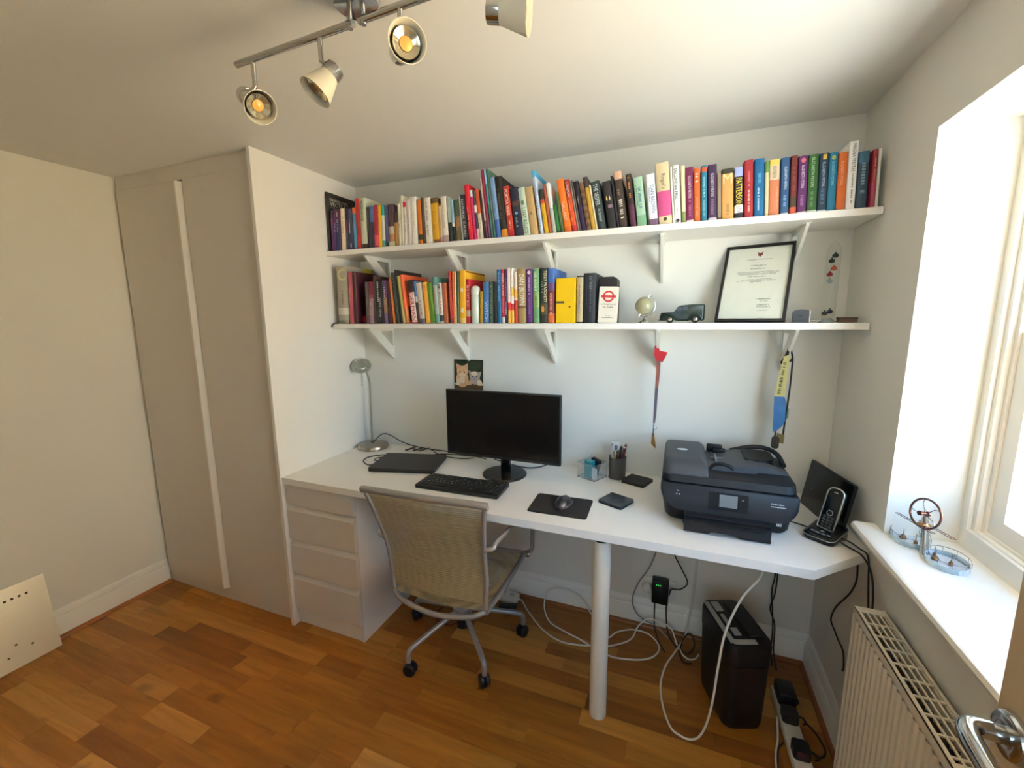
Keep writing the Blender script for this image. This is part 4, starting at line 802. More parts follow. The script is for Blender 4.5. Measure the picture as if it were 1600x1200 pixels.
# keyboard
M = rotz(.812, -.413, DZ, 1.6)
kb = thing('keyboard', 'black keyboard lying in front of the monitor', 'keyboard', (.81, -.41, DZ))
b = MB(M); b.prism(rrect(-.186, .186, -.072, .072, .008), 'z', .001, .014); part('base', b, mat('keyboard_base', (20, 20, 20), .5), kb)
KEY = mat('key_cap', (30, 30, 31), .45); kc = {}
def keycap(w):
    q = MB(M); return q
b = MB(M); leg_ = MB(M); rk = random.Random(4)
rowsk = [(.052, .010, [.0185]*13), (.033, .0145, [.0185]*13+[.037]), (.0145, .0145, [.028]+[.0185]*12+[.0275]), (-.004, .0145, [.032]+[.0185]*11+[.042]), (-.0225, .0145, [.024]+[.0185]*11+[.050]), (-.044, .0145, [.024]*3+[.112]+[.024]*3)]
for y, hgt, ws in rowsk:
    x = -.178
    for w in ws:
        b.prism(rrect(x+.001, x+w-.001, y-hgt/2, y+hgt/2, .002, 1), 'z', .0138, .0175)
        if w < .05 and rk.random() < .85: leg_.add([(x+.004, y+.001, .0177), (x+.0075, y+.001, .0177), (x+.0075, y+.005, .0177), (x+.004, y+.005, .0177)], [(0, 1, 2, 3)])
        x += w
    for q in range(3):
        if y > .01 or y < -.015: b.prism(rrect(x+.007 + 0*q, x+.007+.0001, y, y+.0001, 0), 'z', .0138, .0139) if False else None
for q in range(4):
    for k, y in enumerate((.052, .033, .0145, -.004, -.0225, -.044)):
        x = .104+q*.0192
        b.prism(rrect(x, x+.0168, y-.0068, y+.0068, .002, 1), 'z', .0138, .0175)
        if rk.random() < .7: leg_.add([(x+.004, y+.001, .0177), (x+.0075, y+.001, .0177), (x+.0075, y+.005, .0177), (x+.004, y+.005, .0177)], [(0, 1, 2, 3)])
part('keys', b, KEY, kb, kind='stuff'); part('key_legends', leg_, mat('key_legend', (190, 190, 186), .6), kb, smooth=False, kind='stuff')
# mouse mat and mouse
M = rotz(1.246, -.446, DZ, 2.0)
mm_ = MB(M); mm_.prism(rrect(-.109, .109, -.083, .083, .012), 'z', .0005, .0035)
mo_mat = solo('mouse_mat', mm_, mat('mat_rubber', (25, 24, 24), .75), 'thin black rectangular mouse mat on the desk right of the keyboard', 'mouse mat', (1.246, -.446, DZ))
g = MB(M); put_glyphs(g, 16, Matrix.Translation((1.246, -.446, DZ)) @ Matrix.Rotation(.035, 4, 'Z') @ Matrix.Translation((.055, -.073, .0038)), .05, .004, random.Random(1)); part('printed_mark', g, mat('mat_print', (92, 90, 88), .7), mo_mat, smooth=False)
ms = thing('mouse', 'small dark computer mouse resting on the black mat', 'mouse', (1.254, -.440, DZ+.0035))
M = rotz(1.254, -.440, DZ+.0035, -8)
def egg(sx, sy, h, n=20, m=7):
    rs = []
    for k in range(m+1):
        a = .5*PI*k/m; c = math.cos(a)**.7 if k < m else 0.02; rs.append([(sx*c*math.cos(2*PI*i/n), sy*c*math.sin(2*PI*i/n), h*math.sin(a)) for i in range(n)])
    return rs
b = MB(M); b.rings(egg(.029, .048, .031)); part('shell', b, mat('mouse_shell', (38, 38, 40), .3), ms)
b = MB(M); b.tube([(.0, .018, .030), (.0, .030, .0255), (0, .040, .018)], .0022, 8); part('scroll_wheel', b, mat('mouse_wheel', (120, 120, 122), .4), ms)
b = MB(M); b.tube([(-.029, 0, .008), (-.026, .026, .009), (0, .0475, .008), (.026, .026, .009), (.029, 0, .008), (.026, -.026, .009), (0, -.0475, .008), (-.026, -.026, .009)], .0018, 6, True, smooth=4); part('side_band', b, mat('mouse_band', (72, 72, 76), .3), ms)
# two portable drives
def drive(cx, cy, deg, sx, sy, h, label, m):
    M = rotz(cx, cy, DZ, deg); r = thing('portable_drive', label, 'hard drive', (cx, cy, DZ))
    b = MB(M); b.prism(rrect(-sx/2, sx/2, -sy/2, sy/2, .007), 'z', .0008, h*.5); part('base', b, BLACKP, r)
    b = MB(M); b.prism(rrect(-sx/2+.0006, sx/2-.0006, -sy/2+.0006, sy/2-.0006, .007), 'z', h*.5+.0008, h); part('lid', b, m, r)
    return M, r
drive(1.493, -.104, -21, .102, .098, .012, 'matt black portable drive lying beside the mesh pen pot', mat('drive_matt', (28, 28, 27), .55))
M, r = drive(1.436, -.342, -24, .100, .098, .012, 'dark glossy portable drive lying at the front, right of the mouse mat', mat('drive_gloss', (48, 50, 54), .2))
g = MB(M); put_poly(g, Matrix.Translation((0, 0, .0124)), [(-.03, .02), (-.006, .026), (-.012, -.008)]); put_poly(g, Matrix.Translation((0, 0, .0124)), [(.012, -.002), (.034, .006), (.022, -.022)])
g.v = [tuple(M @ Vector(p)) for p in g.v]; part('printed_mark', g, mat('drive_mark', (30, 31, 34), .25), r, smooth=False)
# clear box with a teal card pack
M = rotz(1.300, -.106, DZ, -26)
bx = thing('clear_desk_tidy', 'clear acrylic tray of stationery left of the mesh pen pot', 'tray', (1.300, -.106, DZ))
ACR = milky('clear_acrylic', (205, 208, 208), .14, .1)
b = MB(M); w, dd, hh, t = .047, .047, .068, .0022
b.box(-w, w, -dd, dd, .0005, .003); b.box(-w, w, -dd, -dd+t, .003, hh); b.box(-w, w, dd-t, dd, .003, hh); b.box(-w, -w+t, -dd+t, dd-t, .003, hh); b.box(w-t, w, -dd+t, dd-t, .003, hh); part('tray_body', b, ACR, bx, smooth=False)
b = MB(M); e_ = .0015
for x0, x1, y0, y1 in ((-w, w, -dd, -dd+t), (-w, w, dd-t, dd), (-w, -w+t, -dd, dd), (w-t, w, -dd, dd)): b.box(x0-.0002, x1+.0002, y0-.0002, y1+.0002, hh, hh+.0014); b.box(x0-.0002, x1+.0002, y0-.0002, y1+.0002, .0002, .0022)
part('rim', b, milky('acrylic_edge', (150, 152, 152), .8, .2), bx, smooth=False)
tp = MB(M); tp.rbox(-.014, .024, -.040, -.012, .0035, .083, .002, 1)
tpo = solo('card_pack', tp, mat('teal_card', (28, 138, 152), .4), 'teal packet standing in the clear stationery tray', 'packet', (1.300, -.106, DZ))
g = MB(M); put_glyphs(g, 6, M @ frame_m((.005, -.0405, .062), (1, 0, 0), (0, 0, 1)), .028, .012, random.Random(6)); g.v = [tuple(M.inverted() @ Vector(p)) for p in g.v]; g.v = [tuple(M @ Vector(p)) for p in g.v]
part('printed_word', g, mat('teal_print', (120, 186, 192), .5), tpo, smooth=False)
b = MB(M); b.rbox(.0245, .043, -.036, -.030, .0035, .055, .001, 1); b.rbox(.026, .042, -.028, -.022, .0035, .05, .001, 1); solo('card_stack', b, mat('white_cards', (214, 220, 224), .6), 'white cards standing at the right of the clear stationery tray', 'cards', (1.300, -.106, DZ))
b = MB(M @ Matrix.Rotation(math.radians(14), 4, 'Y')); b.rbox(-.022, .022, -.008, .012, .012, .088, .002, 1); solo('wallet', b, mat('navy_cloth', (18, 20, 30), .6), 'small black case leaning in the clear stationery tray', 'case', (1.300, -.106, DZ))
b = MB(M); b.torus((-.02, .026, .082), (.4, 1, .2), .010, .0012, 20, 6); b.rbox(-.028, -.012, .018, .034, .0035, .072, .002, 1); solo('key_ring', b, mat('ring_metal', (186, 184, 178), .3, .9), 'silver wire ring standing up at the back of the clear stationery tray', 'ring', (1.300, -.106, DZ))
# pen pot
pp = thing('pen_pot', 'round grey mesh pen pot between the clear tray and the matt black drive', 'pot', (1.405, -.08, DZ))
MESH = milky('wire_mesh', (74, 74, 74), .80, .45)
b = MB(); b.lathe([(.0355, .004), (.0365, .096)], (1.405, -.08, DZ), n=36, cap=False); part('mesh_wall', b, MESH, pp)
b = MB(); b.torus((1.405, -.08, DZ+.096), (0, 0, 1), .0365, .0016); b.torus((1.405, -.08, DZ+.0035), (0, 0, 1), .0358, .002); b.lathe([(.001, .002), (.0355, .002), (.0355, .0045)], (1.405, -.08, DZ), n=32); part('rim', b, mat('pot_rim', (60, 60, 60), .4), pp)
def pen(x, y, dx, dy, L, r, m, label, name='pen', cap=None):
    p0 = Vector((1.405+x, -.08+y, DZ+.006)); p1 = Vector((1.405+x+dx, -.08+y+dy, DZ+.006+L)); d = (p1-p0)
    b = MB(); b.lathe([(.0008, 0), (r*.8, L*.05), (r, L*.08), (r, L*.98), (r*.7, L)], p0, d, 10); o = solo(name, b, m, label, name, tuple(p0))
    b = MB(); b.tube([p0+d*.80+Vector((0, -r-.001, 0)), p0+d*.97+Vector((0, -r-.001, 0))], .0009, 6); b.lathe([(r*1.08, L*.97), (r*1.08, L*1.0), (r*.5, L*1.015)], p0, d, 10); part('clip', b, cap or CHROME, o)
pen(.008, .0, -.034, -.004, .150, .0036, mat('pen_white', (224, 222, 214), .4), 'white pencil leaning far left out of the pen pot', 'pencil')
pen(.004, -.012, -.022, .004, .118, .0035, mat('pen_yellow', (186, 140, 60), .5), 'ochre pencil beside the leaning white one in the pen pot', 'pencil')
pen(-.006, .010, .020, .010, .136, .0050, mat('pen_black', (26, 24, 24), .4), 'thick black pen at the middle of the pen pot', 'pen')
pen(.0, -.008, .030, .006, .140, .0052, mat('pen_maroon', (88, 20, 26), .4), 'maroon pen at the right of the pen pot', 'pen')
pen(.012, .008, .020, .012, .146, .0050, mat('pen_red', (120, 26, 30), .4), 'dark red pen at the far right of the pen pot', 'pen')
pen(-.012, -.006, .014, -.006, .126, .0046, mat('pen_brown', (62, 44, 36), .4), 'dark brown pen at the front of the pen pot', 'pen')
b = MB(rotz(1.394, -.058, DZ, 4)); b.rbox(-.019, .017, -.0008, .0008, .02, .156, .0005, 1); cdo = solo('card', b, PHOTOP, 'white card with a small grey motif standing in the pen pot', 'card', (1.394, -.058, DZ))
g = MB(); put_poly(g, frame_m((1.394, -.0592, DZ+.128), (1, .07, 0), (0, 0, 1)), [(-.007, -.011), (.007, -.011), (.007, .011), (-.007, .011)]); part('printed_motif', g, mat('card_motif', (120, 130, 140), .6), cdo, smooth=False)
# N-shaped ornament
no_ = thing('letter_ornament', 'small dark N-shaped ornament lying behind the closed laptop', 'ornament', (.35, -.04, DZ))
b = MB(); zz = DZ+.006
b.tube([(.300, -.088, zz), (.318, -.028, zz+.002)], .0045, 8); b.tube([(.318, -.028, zz+.002), (.346, -.078, zz)], .0045, 8); b.tube([(.346, -.078, zz), (.364, -.020, zz+.002)], .0045, 8); part('letter', b, mat('dark_resin', (66, 62, 62), .5), no_)
b = MB(); b.tube([(.372, -.072, zz), (.402, -.018, zz+.002)], .004, 8); part('stroke', b, mat('dark_resin', (66, 62, 62), .5), no_)

# ------------------------------------------------------------------ printer
pr = thing('printer', 'large black all-in-one printer standing at the right of the desk', 'printer', (1.8, -.28, DZ))
PB = mat('printer_body', (24, 26, 29), .42, spec=.3); PT = mat('printer_top', (62, 65, 71), .5, var=.03); PF = mat('printer_fascia', (26, 30, 36), .45, spec=.3); PD = mat('printer_dark', (12, 13, 15), .5, spec=.3); PL_ = mat('printer_lid', (30, 32, 35), .5, spec=.3)
def loft(b, secs, k=6):
    b.rings([[(p[0], p[1], z) for p in rrect(x0, x1, y0, y1, r, k)] for z, x0, x1, y0, y1, r in secs])
b = MB(); loft(b, [(DZ+.003, 1.622, 1.982, -.405, -.14, (.03, .03, .02, .02)), (DZ+.012, 1.612, 1.992, -.412, -.132, (.04, .04, .02, .02)), (.80, 1.602, 2.000, -.418, -.125, (.05, .05, .02, .02)), (.872, 1.597, 2.003, -.424, -.122, (.05, .05, .02, .02))]); part('body', b, PB, pr)
b = MB()
for x in (1.65, 1.95):
    for y in (-.36, -.17): b.lathe([(.012, 0), (.012, .004)], (x, y, DZ), n=14)
part('foot', b, PD, pr)
fas = rrect(1.5955, 2.0045, .786, .8745, (.072, .060, .004, .004), 8)
b = MB(); n_ = len(fas)
b.rings([[(p[0], y+(p[1]-.786)*.14, p[1]) for p in fas] for y in (-.405, -.440)] ); b.rings([[(1.8+(p[0]-1.8)*.985, -.4425+(p[1]-.786)*.14, .83+(p[1]-.83)*.96) for p in fas], [(p[0], -.440+(p[1]-.786)*.14, p[1]) for p in fas]]); fp = part('control_panel', b, PF, pr)
def on_f(x, z, off=.0008): return frame_m((x, -.4425-off+(z-.786)*.14, z), (1, 0, 0), (0, .139, .99))
b = MB(); put_poly(b, on_f(1.806, .832), [(-.060, -.028), (.058, -.028), (.058, .030), (-.060, .030)]); sb_ = part('screen_surround', b, PD, fp, smooth=False)
b = MB(); put_poly(b, on_f(1.806, .836, .0014), [(-.0265, -.0205), (.0265, -.0205), (.0265, .0205), (-.0265, .0205)]); part('screen', b, mat('printer_screen', (120, 124, 126), .25), fp, 'grey screen', smooth=False)
b = MB(); put_disc(b, on_f(1.848, .845, .0014), .0035); part('button', b, mat('printer_button', (84, 92, 96), .4), fp, smooth=False)
b = MB(); put_disc(b, on_f(1.648, .840), .0016); put_disc(b, on_f(1.657, .840), .0016); put_glyphs(b, 2, on_f(1.652, .852), .006, .002, random.Random(2)); part('indicator', b, mat('led_white', (200, 214, 255), .4, emit=(190, 205, 255), estr=.8), fp, smooth=False)
b = MB(); put_text(b, 'OfficeJet', on_f(1.945, .846), .036, .006); put_glyphs(b, 16, on_f(1.948, .838), .042, .003, random.Random(3)); part('model_lettering', b, mat('white_print', (215, 220, 226), .5), fp, smooth=False)
b = MB(); loft(b, [(.8765, 1.600, 2.000, -.420, -.120, (.035, .035, .02, .02)), (.879, 1.597, 2.003, -.424, -.118, (.035, .035, .02, .02)), (.902, 1.599, 2.000, -.418, -.120, (.035, .035, .02, .02)), (.911, 1.606, 1.990, -.400, -.128, (.035, .035, .02, .02))]); ld_ = part('scanner_lid', b, PL_, pr)
b = MB(); b.rings([[(p[0], p[1], z) for p in rrect(x0, x1, y0, y1, r)] for z, x0, x1, y0, y1, r in ((.900, 1.5985, 1.745, -.418, -.121, (.03, .004, .004, .02)), (.930, 1.600, 1.742, -.400, -.122, (.03, .004, .004, .02)), (.943, 1.606, 1.728, -.372, -.128, (.025, .004, .004, .02)), (.946, 1.614, 1.722, -.350, -.136, (.02, .004, .004, .02)))]); fd = part('document_feeder', b, PT, pr)
b = MB(); put_disc(b, frame_m((1.662, -.262, .9472), (1, .08, 0), (-.08, 1, 0)), .0185, .68, 28); part('badge', b, mat('badge_white', (226, 230, 236), .4), fd, smooth=False)
b = MB(); put_text(b, 'hp', frame_m((1.662, -.262, .9478), (1, .08, 0), (-.08+.28, 1, 0)), .020, .018); part('badge_letters', b, mat('badge_dark', (52, 56, 62), .4), fd, smooth=False)
b = MB(); b.prism([(1.745, .908), (1.895, .912), (1.895, .936), (1.88, .937), (1.745, .917)], 'y', -.355, -.150); trp = part('feed_tray', b, PT, pr)
b = MB(); b.rbox(1.750, 1.805, -.165, -.148, .918, .948, .004, 2); b.rbox(1.770, 1.815, -.182, -.163, .920, .938, .004, 2); part('paper_guide', b, PD, trp)
b = MB(); b.tube([(1.752, -.352, .912), (1.762, -.352, .928), (1.785, -.352, .934), (1.812, -.352, .928), (1.825, -.352, .918)], .006, 8, smooth=4); part('paper_guide', b, PD, trp)
b = MB(); b.rbox(1.756, 1.80, -.262, -.258, .916, .929, .001, 1); b.rbox(1.770, 1.778, -.30, -.22, .918, .930, .001, 1); part('feed_rib', b, mat('feed_rib', (96, 98, 104), .4), trp)
b = MB(); b.prism(rrect(1.868, 1.962, -.285, -.150, (.012, .05, .03, .012)), 'z', .905, .9395); rc = part('output_well', b, PD, pr)
b = MB(); b.tube([(1.835, -.132, .922), (1.90, -.130, .942), (1.95, -.134, .944), (1.985, -.165, .934), (1.994, -.24, .914)], .0085, 10, smooth=5); part('rear_lip', b, PL_, pr)
b = MB(); b.prism([(1.895, .908), (1.995, .908), (1.985, .916), (1.93, .934), (1.895, .934)], 'y', -.335, -.285); part('output_ledge', b, PT, pr)
b = MB(); b.box(1.672, 1.926, -.436, -.40, .7405, .789); part('tray_bay', b, PD, pr, smooth=False)
b = MB(); o = [(1.674, DZ+.0035), (1.748, DZ+.0035), (1.756, DZ+.012), (1.826, DZ+.012), (1.842, DZ+.0035), (1.924, DZ+.0035), (1.924, .7815), (1.674, .7815)]
b.prism(o, 'y', -.490, -.415); b.rings([[(1.6755, -.490, z), (1.9225, -.490, z), (1.905, -.4965, z), (1.693, -.4965, z)] for z in (.750, .778)]); pt_ = part('paper_tray', b, PB, pr, angle=25)
b = MB(); b.box(1.674, 1.924, -.472, -.42, .783, .7875); part('output_flap', b, PL_, pr, smooth=False)
b = MB(); b.box(1.752, 1.905, -.4975, -.4955, .7695, .7735); part('tray_slot', b, PD, pt_, smooth=False)
b = MB(); q = frame_m((1.957, -.4195, .776), (1, .0, 0), (0, 0, 1)); put_poly(b, q, [(-.007, -.008), (.007, -.008), (.007, .008), (-.007, .008)]); part('label_tag', b, mat('tag_white', (190, 196, 200), .5), pr, smooth=False)
b = MB(); put_text(b, 'N', frame_m((1.957, -.4200, .776), (1, 0, 0), (0, 0, 1)), .008, .009); part('tag_letters', b, PD, pr, smooth=False)

# ------------------------------------------------------------------ flat panel, phone
fp_ = thing('flat_panel', 'black flat tablet-like panel leaning in the corner behind the cordless phone', 'tablet', (2.11, -.23, DZ))
ex = Vector((.05, -.25, 0)).normalized(); back = Vector((.25, .05, 0)).normalized(); eu = (Vector((0, 0, 1))*math.cos(.16)+back*math.sin(.16)).normalized()
M = frame_m((2.088, -.095, DZ+.001), ex, eu)
b = MB(M); b.prism(rrect(0, .262, 0, .172, .006), 'z', -.011, -.0018); part('casing', b, BLACKP, fp_)
b = MB(M); b.prism(rrect(.003, .259, .003, .169, .005), 'z', -.0018, 0); part('glass', b, mat('panel_glass', (16, 22, 21), .14), fp_)
b = MB(M); put_disc(b, Matrix.Translation((.05, .075, .0006)), .0022); put_disc(b, Matrix.Translation((.05, .088, .0006)), .0016); b.v = [tuple(v) for v in b.v]; b2 = MB(); b2.add([tuple(M @ Vector(v)) for v in b.v], b.f); part('indicator', b2, mat('panel_dot', (120, 160, 140), .5), fp_, smooth=False)
ph = thing('phone_cradle', 'black cordless phone cradle with silver edge at the right end of the desk', 'phone cradle', (2.095, -.385, DZ))
M = rotz(2.094, -.378, DZ, -38)
b = MB(M); b.rings([[(p[0], p[1], z+zz*(p[1]+.05)) for p in rrect(-.044+i, .044-i, -.056+i, .056-i, .018)] for z, i, zz in ((.0005, .004, 0), (.006, 0, 0), (.016, 0, .16), (.021, .006, .17))]); part('cradle', b, BLACKG, ph)
b = MB(M); rr_ = rrect(-.044, .044, -.056, .056, .018); b.tube([(p[0], p[1], .0165+.16*(p[1]+.05)) for p in rr_], .0016, 6, True); part('silver_edge', b, mat('phone_silver', (176, 180, 182), .25, .8), ph)
b = MB(M)
for x, y in ((-.022, -.034), (-.008, -.036), (.008, -.036), (.022, -.034), (0, -.022)): b.lathe([(.005, 0), (.004, .002)], (x, y, .0225+.17*(y+.05)), n=10, sx=1.3)
part('button', b, mat('phone_key', (120, 122, 126), .35), ph)
hs = thing('handset', 'cordless phone handset with silver frame standing in its cradle', 'phone', (2.094, -.372, DZ+.03))
up = (Vector((2.121, -.360, .892))-Vector((2.096, -.372, .765))).normalized(); nx_ = Vector((-.62, -.78, 0)); nx_ = (nx_-up*nx_.dot(up)).normalized(); M = frame_m((2.095, -.373, .762), up.cross(nx_), up)
b = MB(M); b.prism(rrect(-.023, .023, 0, .138, (.008, .008, .019, .019)), 'z', -.011, .008); part('body', b, BLACKG, hs)
b = MB(M); b.tube([(p[0], p[1], .0075) for p in rrect(-.0225, .0225, .002, .1375, (.006, .006, .019, .019))], .0026, 8, True); part('silver_frame', b, mat('phone_silver', (176, 180, 182), .25, .8), hs)
b = MB(M); b.prism(rrect(-.016, .016, .072, .112, .003), 'z', .008, .0088); part('display', b, mat('handset_display', (14, 26, 32), .15), hs)
b = MB(M); b.prism(rrect(-.006, .006, .122, .126, .0015), 'z', .008, .009); b.torus((0, .056, .0085), (0, 0, 1), .008, .0015, 20, 6); part('earpiece', b, mat('phone_silver', (176, 180, 182), .25, .8), hs)
b = MB(M)
for i in range(3):
    for j in range(4): b.prism(rrect(-.0145+.0105*i, -.0065+.0105*i, .008+.010*j, .015+.010*j, .002, 2), 'z', .008, .0092)
part('keys', b, mat('phone_key_dark', (58, 60, 64), .4), hs, kind='stuff')

# ------------------------------------------------------------------ wall picture
pc = thing('kitten_picture', 'square card picture of two kittens on the wall above the monitor', 'picture', (.643, -.002, 1.145))
M = frame_m((.643, -.0045, 1.1455), (1, 0, 0), (0.015, 0, 1))
b = MB(M); b.box(-.081, .081, -.083, .083, -.003, 0); part('card', b, mat('photo_dark_green', (34, 44, 26), .5, var=.5, scale=40), pc, smooth=False)
def pic(shapes, m, name):
    g = MB()
    for s in shapes:
        if s[0] == 'e': put_disc(g, M @ Matrix.Translation((s[1], s[2], s[5])), s[3], s[4]/s[3], 20)
        else: put_poly(g, M @ Matrix.Translation((0, 0, s[1])), s[2:])
    part(name, g, m, pc, smooth=False)
gin = mat('photo_ginger', (214, 170, 128), .6, var=.25, scale=120); crm = mat('photo_cream', (228, 206, 176), .6, var=.12, scale=120); gry = mat('photo_grey', (176, 162, 152), .6, var=.25, scale=120); eye = mat('photo_eye', (60, 46, 36), .6); pnk = mat('photo_pink', (196, 140, 124), .6); wod = mat('photo_wood', (74, 58, 30), .6, var=.4, scale=60); lgr = mat('photo_leaf', (40, 54, 32), .6, var=.5, scale=60)
pic([('e', .03, .055, .04, .022, .0003), ('e', -.05, .066, .03, .012, .0003)], lgr, 'foliage')
pic([('p', .0004, (-.081, -.083), (.081, -.083), (.081, -.046), (-.081, -.044))], wod, 'plank')
pic([('e', -.035, -.018, .036, .042, .0006), ('e', -.034, .022, .032, .031, .0012), ('p', .001, (-.064, .028), (-.070, .064), (-.042, .050)), ('p', .001, (-.026, .050), (-.004, .066), (-.002, .028)), ('e', .001, -.035, .022, .012, .0014)], gin, 'kitten')
pic([('e', -.034, .004, .016, .013, .0016), ('e', -.055, -.030, .012, .016, .0015), ('e', -.062, -.042, .016, .007, .0017), ('e', -.034, -.022, .014, .018, .0013)], crm, 'kitten_fur')
pic([('p', .0018, (-.062, .034), (-.065, .056), (-.048, .046)), ('p', .0018, (-.020, .046), (-.008, .057), (-.007, .034)), ('e', -.034, .005, .003, .002, .002)], pnk, 'kitten_ear')
pic([('e', .036, .000, .030, .026, .0012), ('e', .037, -.022, .030, .020, .001), ('p', .0011, (.008, .006), (.000, .030), (.022, .022)), ('p', .0011, (.052, .020), (.074, .026), (.066, .000))], gry, 'kitten')
pic([('e', .034, .014, .018, .011, .0015), ('e', .062, -.030, .014, .012, .0014), ('e', .066, -.040, .018, .007, .0016)], crm, 'kitten_fur')
pic([('e', -.046, .019, .004, .0045, .002), ('e', -.023, .019, .004, .0045, .002), ('e', .026, -.002, .0045, .004, .002), ('e', .048, -.002, .0045, .004, .002), ('e', .037, -.014, .004, .003, .002), ('e', -.034, -.003, .004, .0015, .002)], eye, 'kitten_face')

# ------------------------------------------------------------------ ornaments on the lower shelf
# translucent bottle
bt = thing('bottle', 'pale translucent bottle with a cap standing in front of the books on the lower shelf', 'bottle', (.795, -.214, LZ))
b = MB(); b.lathe([(.0185, 0), (.0205, .003), (.0205, .118), (.019, .124)], (.795, -.214, LZ), n=28); part('body', b, mat('frosted_bottle', (206, 214, 200), .25, var=.05), bt)
b = MB(); b.lathe([(.0205, .125), (.0208, .128), (.0205, .150), (.016, .158), (.008, .162), (.001, .163)], (.795, -.214, LZ), n=28); part('cap', b, mat('bottle_cap', (216, 220, 204), .3), bt)
# yellow tin
yt = thing('yellow_tin', 'bright yellow tin box with a slot on the lower shelf beside the books', 'tin', (1.2, -.17, LZ))
YEL = mat('yellow_enamel', (240, 196, 8), .35, var=.03)
b = MB(); b.rbox(1.158, 1.2405, -.226, -.12, LZ, LZ+.179, .004, 2); part('tin_body', b, YEL, yt)
b = MB(); b.rbox(1.161, 1.2375, -.2285, -.2255, LZ+.0875, LZ+.177, .001, 1); part('tin_lid', b, YEL, yt)
b = MB(); b.rbox(1.161, 1.2375, -.2285, -.2255, LZ+.002, LZ+.0865, .001, 1); part('tin_front', b, YEL, yt)
b = MB(); b.rbox(1.1585, 1.195, -.2305, -.228, LZ+.079, LZ+.088, .001, 1); part('slot_plate', b, mat('slot_metal', (128, 120, 98), .35, .7), yt)
b = MB(); b.lathe([(.004, 0), (.0045, .0015), (.002, .002)], (1.217, -.2285, LZ+.065), (0, -1, 0), 14); part('knob', b, mat('brass_stud', (150, 104, 20), .35, .5), yt)
# transport map card
mc = thing('map_holder', 'white card with red ring and bar emblem propped upright on the lower shelf', 'card', (1.365, -.224, LZ))
M = Matrix.Translation((1.365, -.226, LZ+.0016)) @ Matrix.Rotation(math.radians(2.2), 4, 'Y')
b = MB(M); b.prism(rrect(-.036, .0365, 0, .138, .004), 'y', 0, .016); part('card_body', b, mat('map_card', (236, 228, 210), .5), mc)
F = M @ frame_m((0, -.0006, 0), (1, 0, 0), (0, 0, 1))
b = MB(); F2 = F @ Matrix.Translation((0, .101, 0)); n_ = 36
b.add([tuple(F2 @ Vector((r*math.cos(2*PI*k/n_), r*math.sin(2*PI*k/n_), 0))) for r in (.0155, .0215) for k in range(n_)], [(k, (k+1) % n_, n_+(k+1) % n_, n_+k)[::-1] for k in range(n_)])
b.f = [f[::-1] for f in b.f]
put_poly(b, F2 @ Matrix.Translation((0, 0, .0003)), [(-.0285, -.0045), (.0285, -.0045), (.0285, .0045), (-.0285, .0045)]); part('ring_emblem', b, mat('emblem_red', (206, 44, 48), .5), mc, smooth=False)
b = MB(); put_text(b, 'underground', F @ Matrix.Translation((0, .071, 0)), .056, .0075); put_glyphs(b, 16, F @ Matrix.Translation((0, .060, 0)), .04, .004, random.Random(2)); put_glyphs(b, 20, F @ Matrix.Translation((0, .020, 0)), .046, .003, random.Random(3)); put_glyphs(b, 12, F @ Matrix.Translation((0, .028, 0)), .02, .002, random.Random(4)); part('printed_words', b, mat('map_print', (96, 96, 112), .6), mc, smooth=False)
# black case behind the card
b = MB(); b.prism(rrect(1.321, 1.392, LZ, LZ+.182, (.002, .002, .018, .014)), 'y', -.165, -.085); bs_ = solo('black_case', b, mat('case_black', (34, 30, 28), .5), 'black round-cornered case standing behind the white emblem card', 'case', (1.356, -.125, LZ))
b = MB(); b.box(1.360, 1.3612, -.1655, -.1648, LZ+.01, LZ+.17); part('seam', b, mat('case_seam', (58, 52, 48), .5), bs_, smooth=False)
# globe
gb = thing('desk_globe', 'small pale glass globe on a silver stand, left of the green model van', 'globe', (1.498, -.165, LZ))
gc = Vector((1.498, -.165, LZ+.066))
b = MB(); b.sphere(gc, .0345, 28, 18); part('globe_ball', b, mat('frosted_globe', (206, 200, 160), .16, var=.12, scale=60, trans=.45), gb)
ga = Vector((.42, 0, .91)).normalized(); gp = Vector((.91, 0, -.42)).normalized()
b = MB(); b.tube([gc+ga*(.041*math.cos(a))+gp*(.041*math.sin(a)) for a in [PI*k/16 for k in range(17)]], .0014, 8); part('meridian', b, CHROME, gb)
b = MB(); b.cyl(gc+ga*.034, gc+ga*.047, .0018, n=8); b.cyl(gc-ga*.034, gc-ga*.045, .0018, n=8); b.sphere(gc+ga*.047, .003, 8, 6); part('axis_pin', b, CHROME, gb)
b = MB(); q = gc+gp*(.041*math.sin(2.45))+ga*(.041*math.cos(2.45)); b.tube([q, (1.500, -.165, LZ+.021), (1.500, -.165, LZ+.012)], .0022, 8); b.lathe([(.022, 0), (.021, .0025), (.007, .012), (.003, .018)], (1.500, -.165, LZ), n=24); part('stand', b, CHROME, gb)
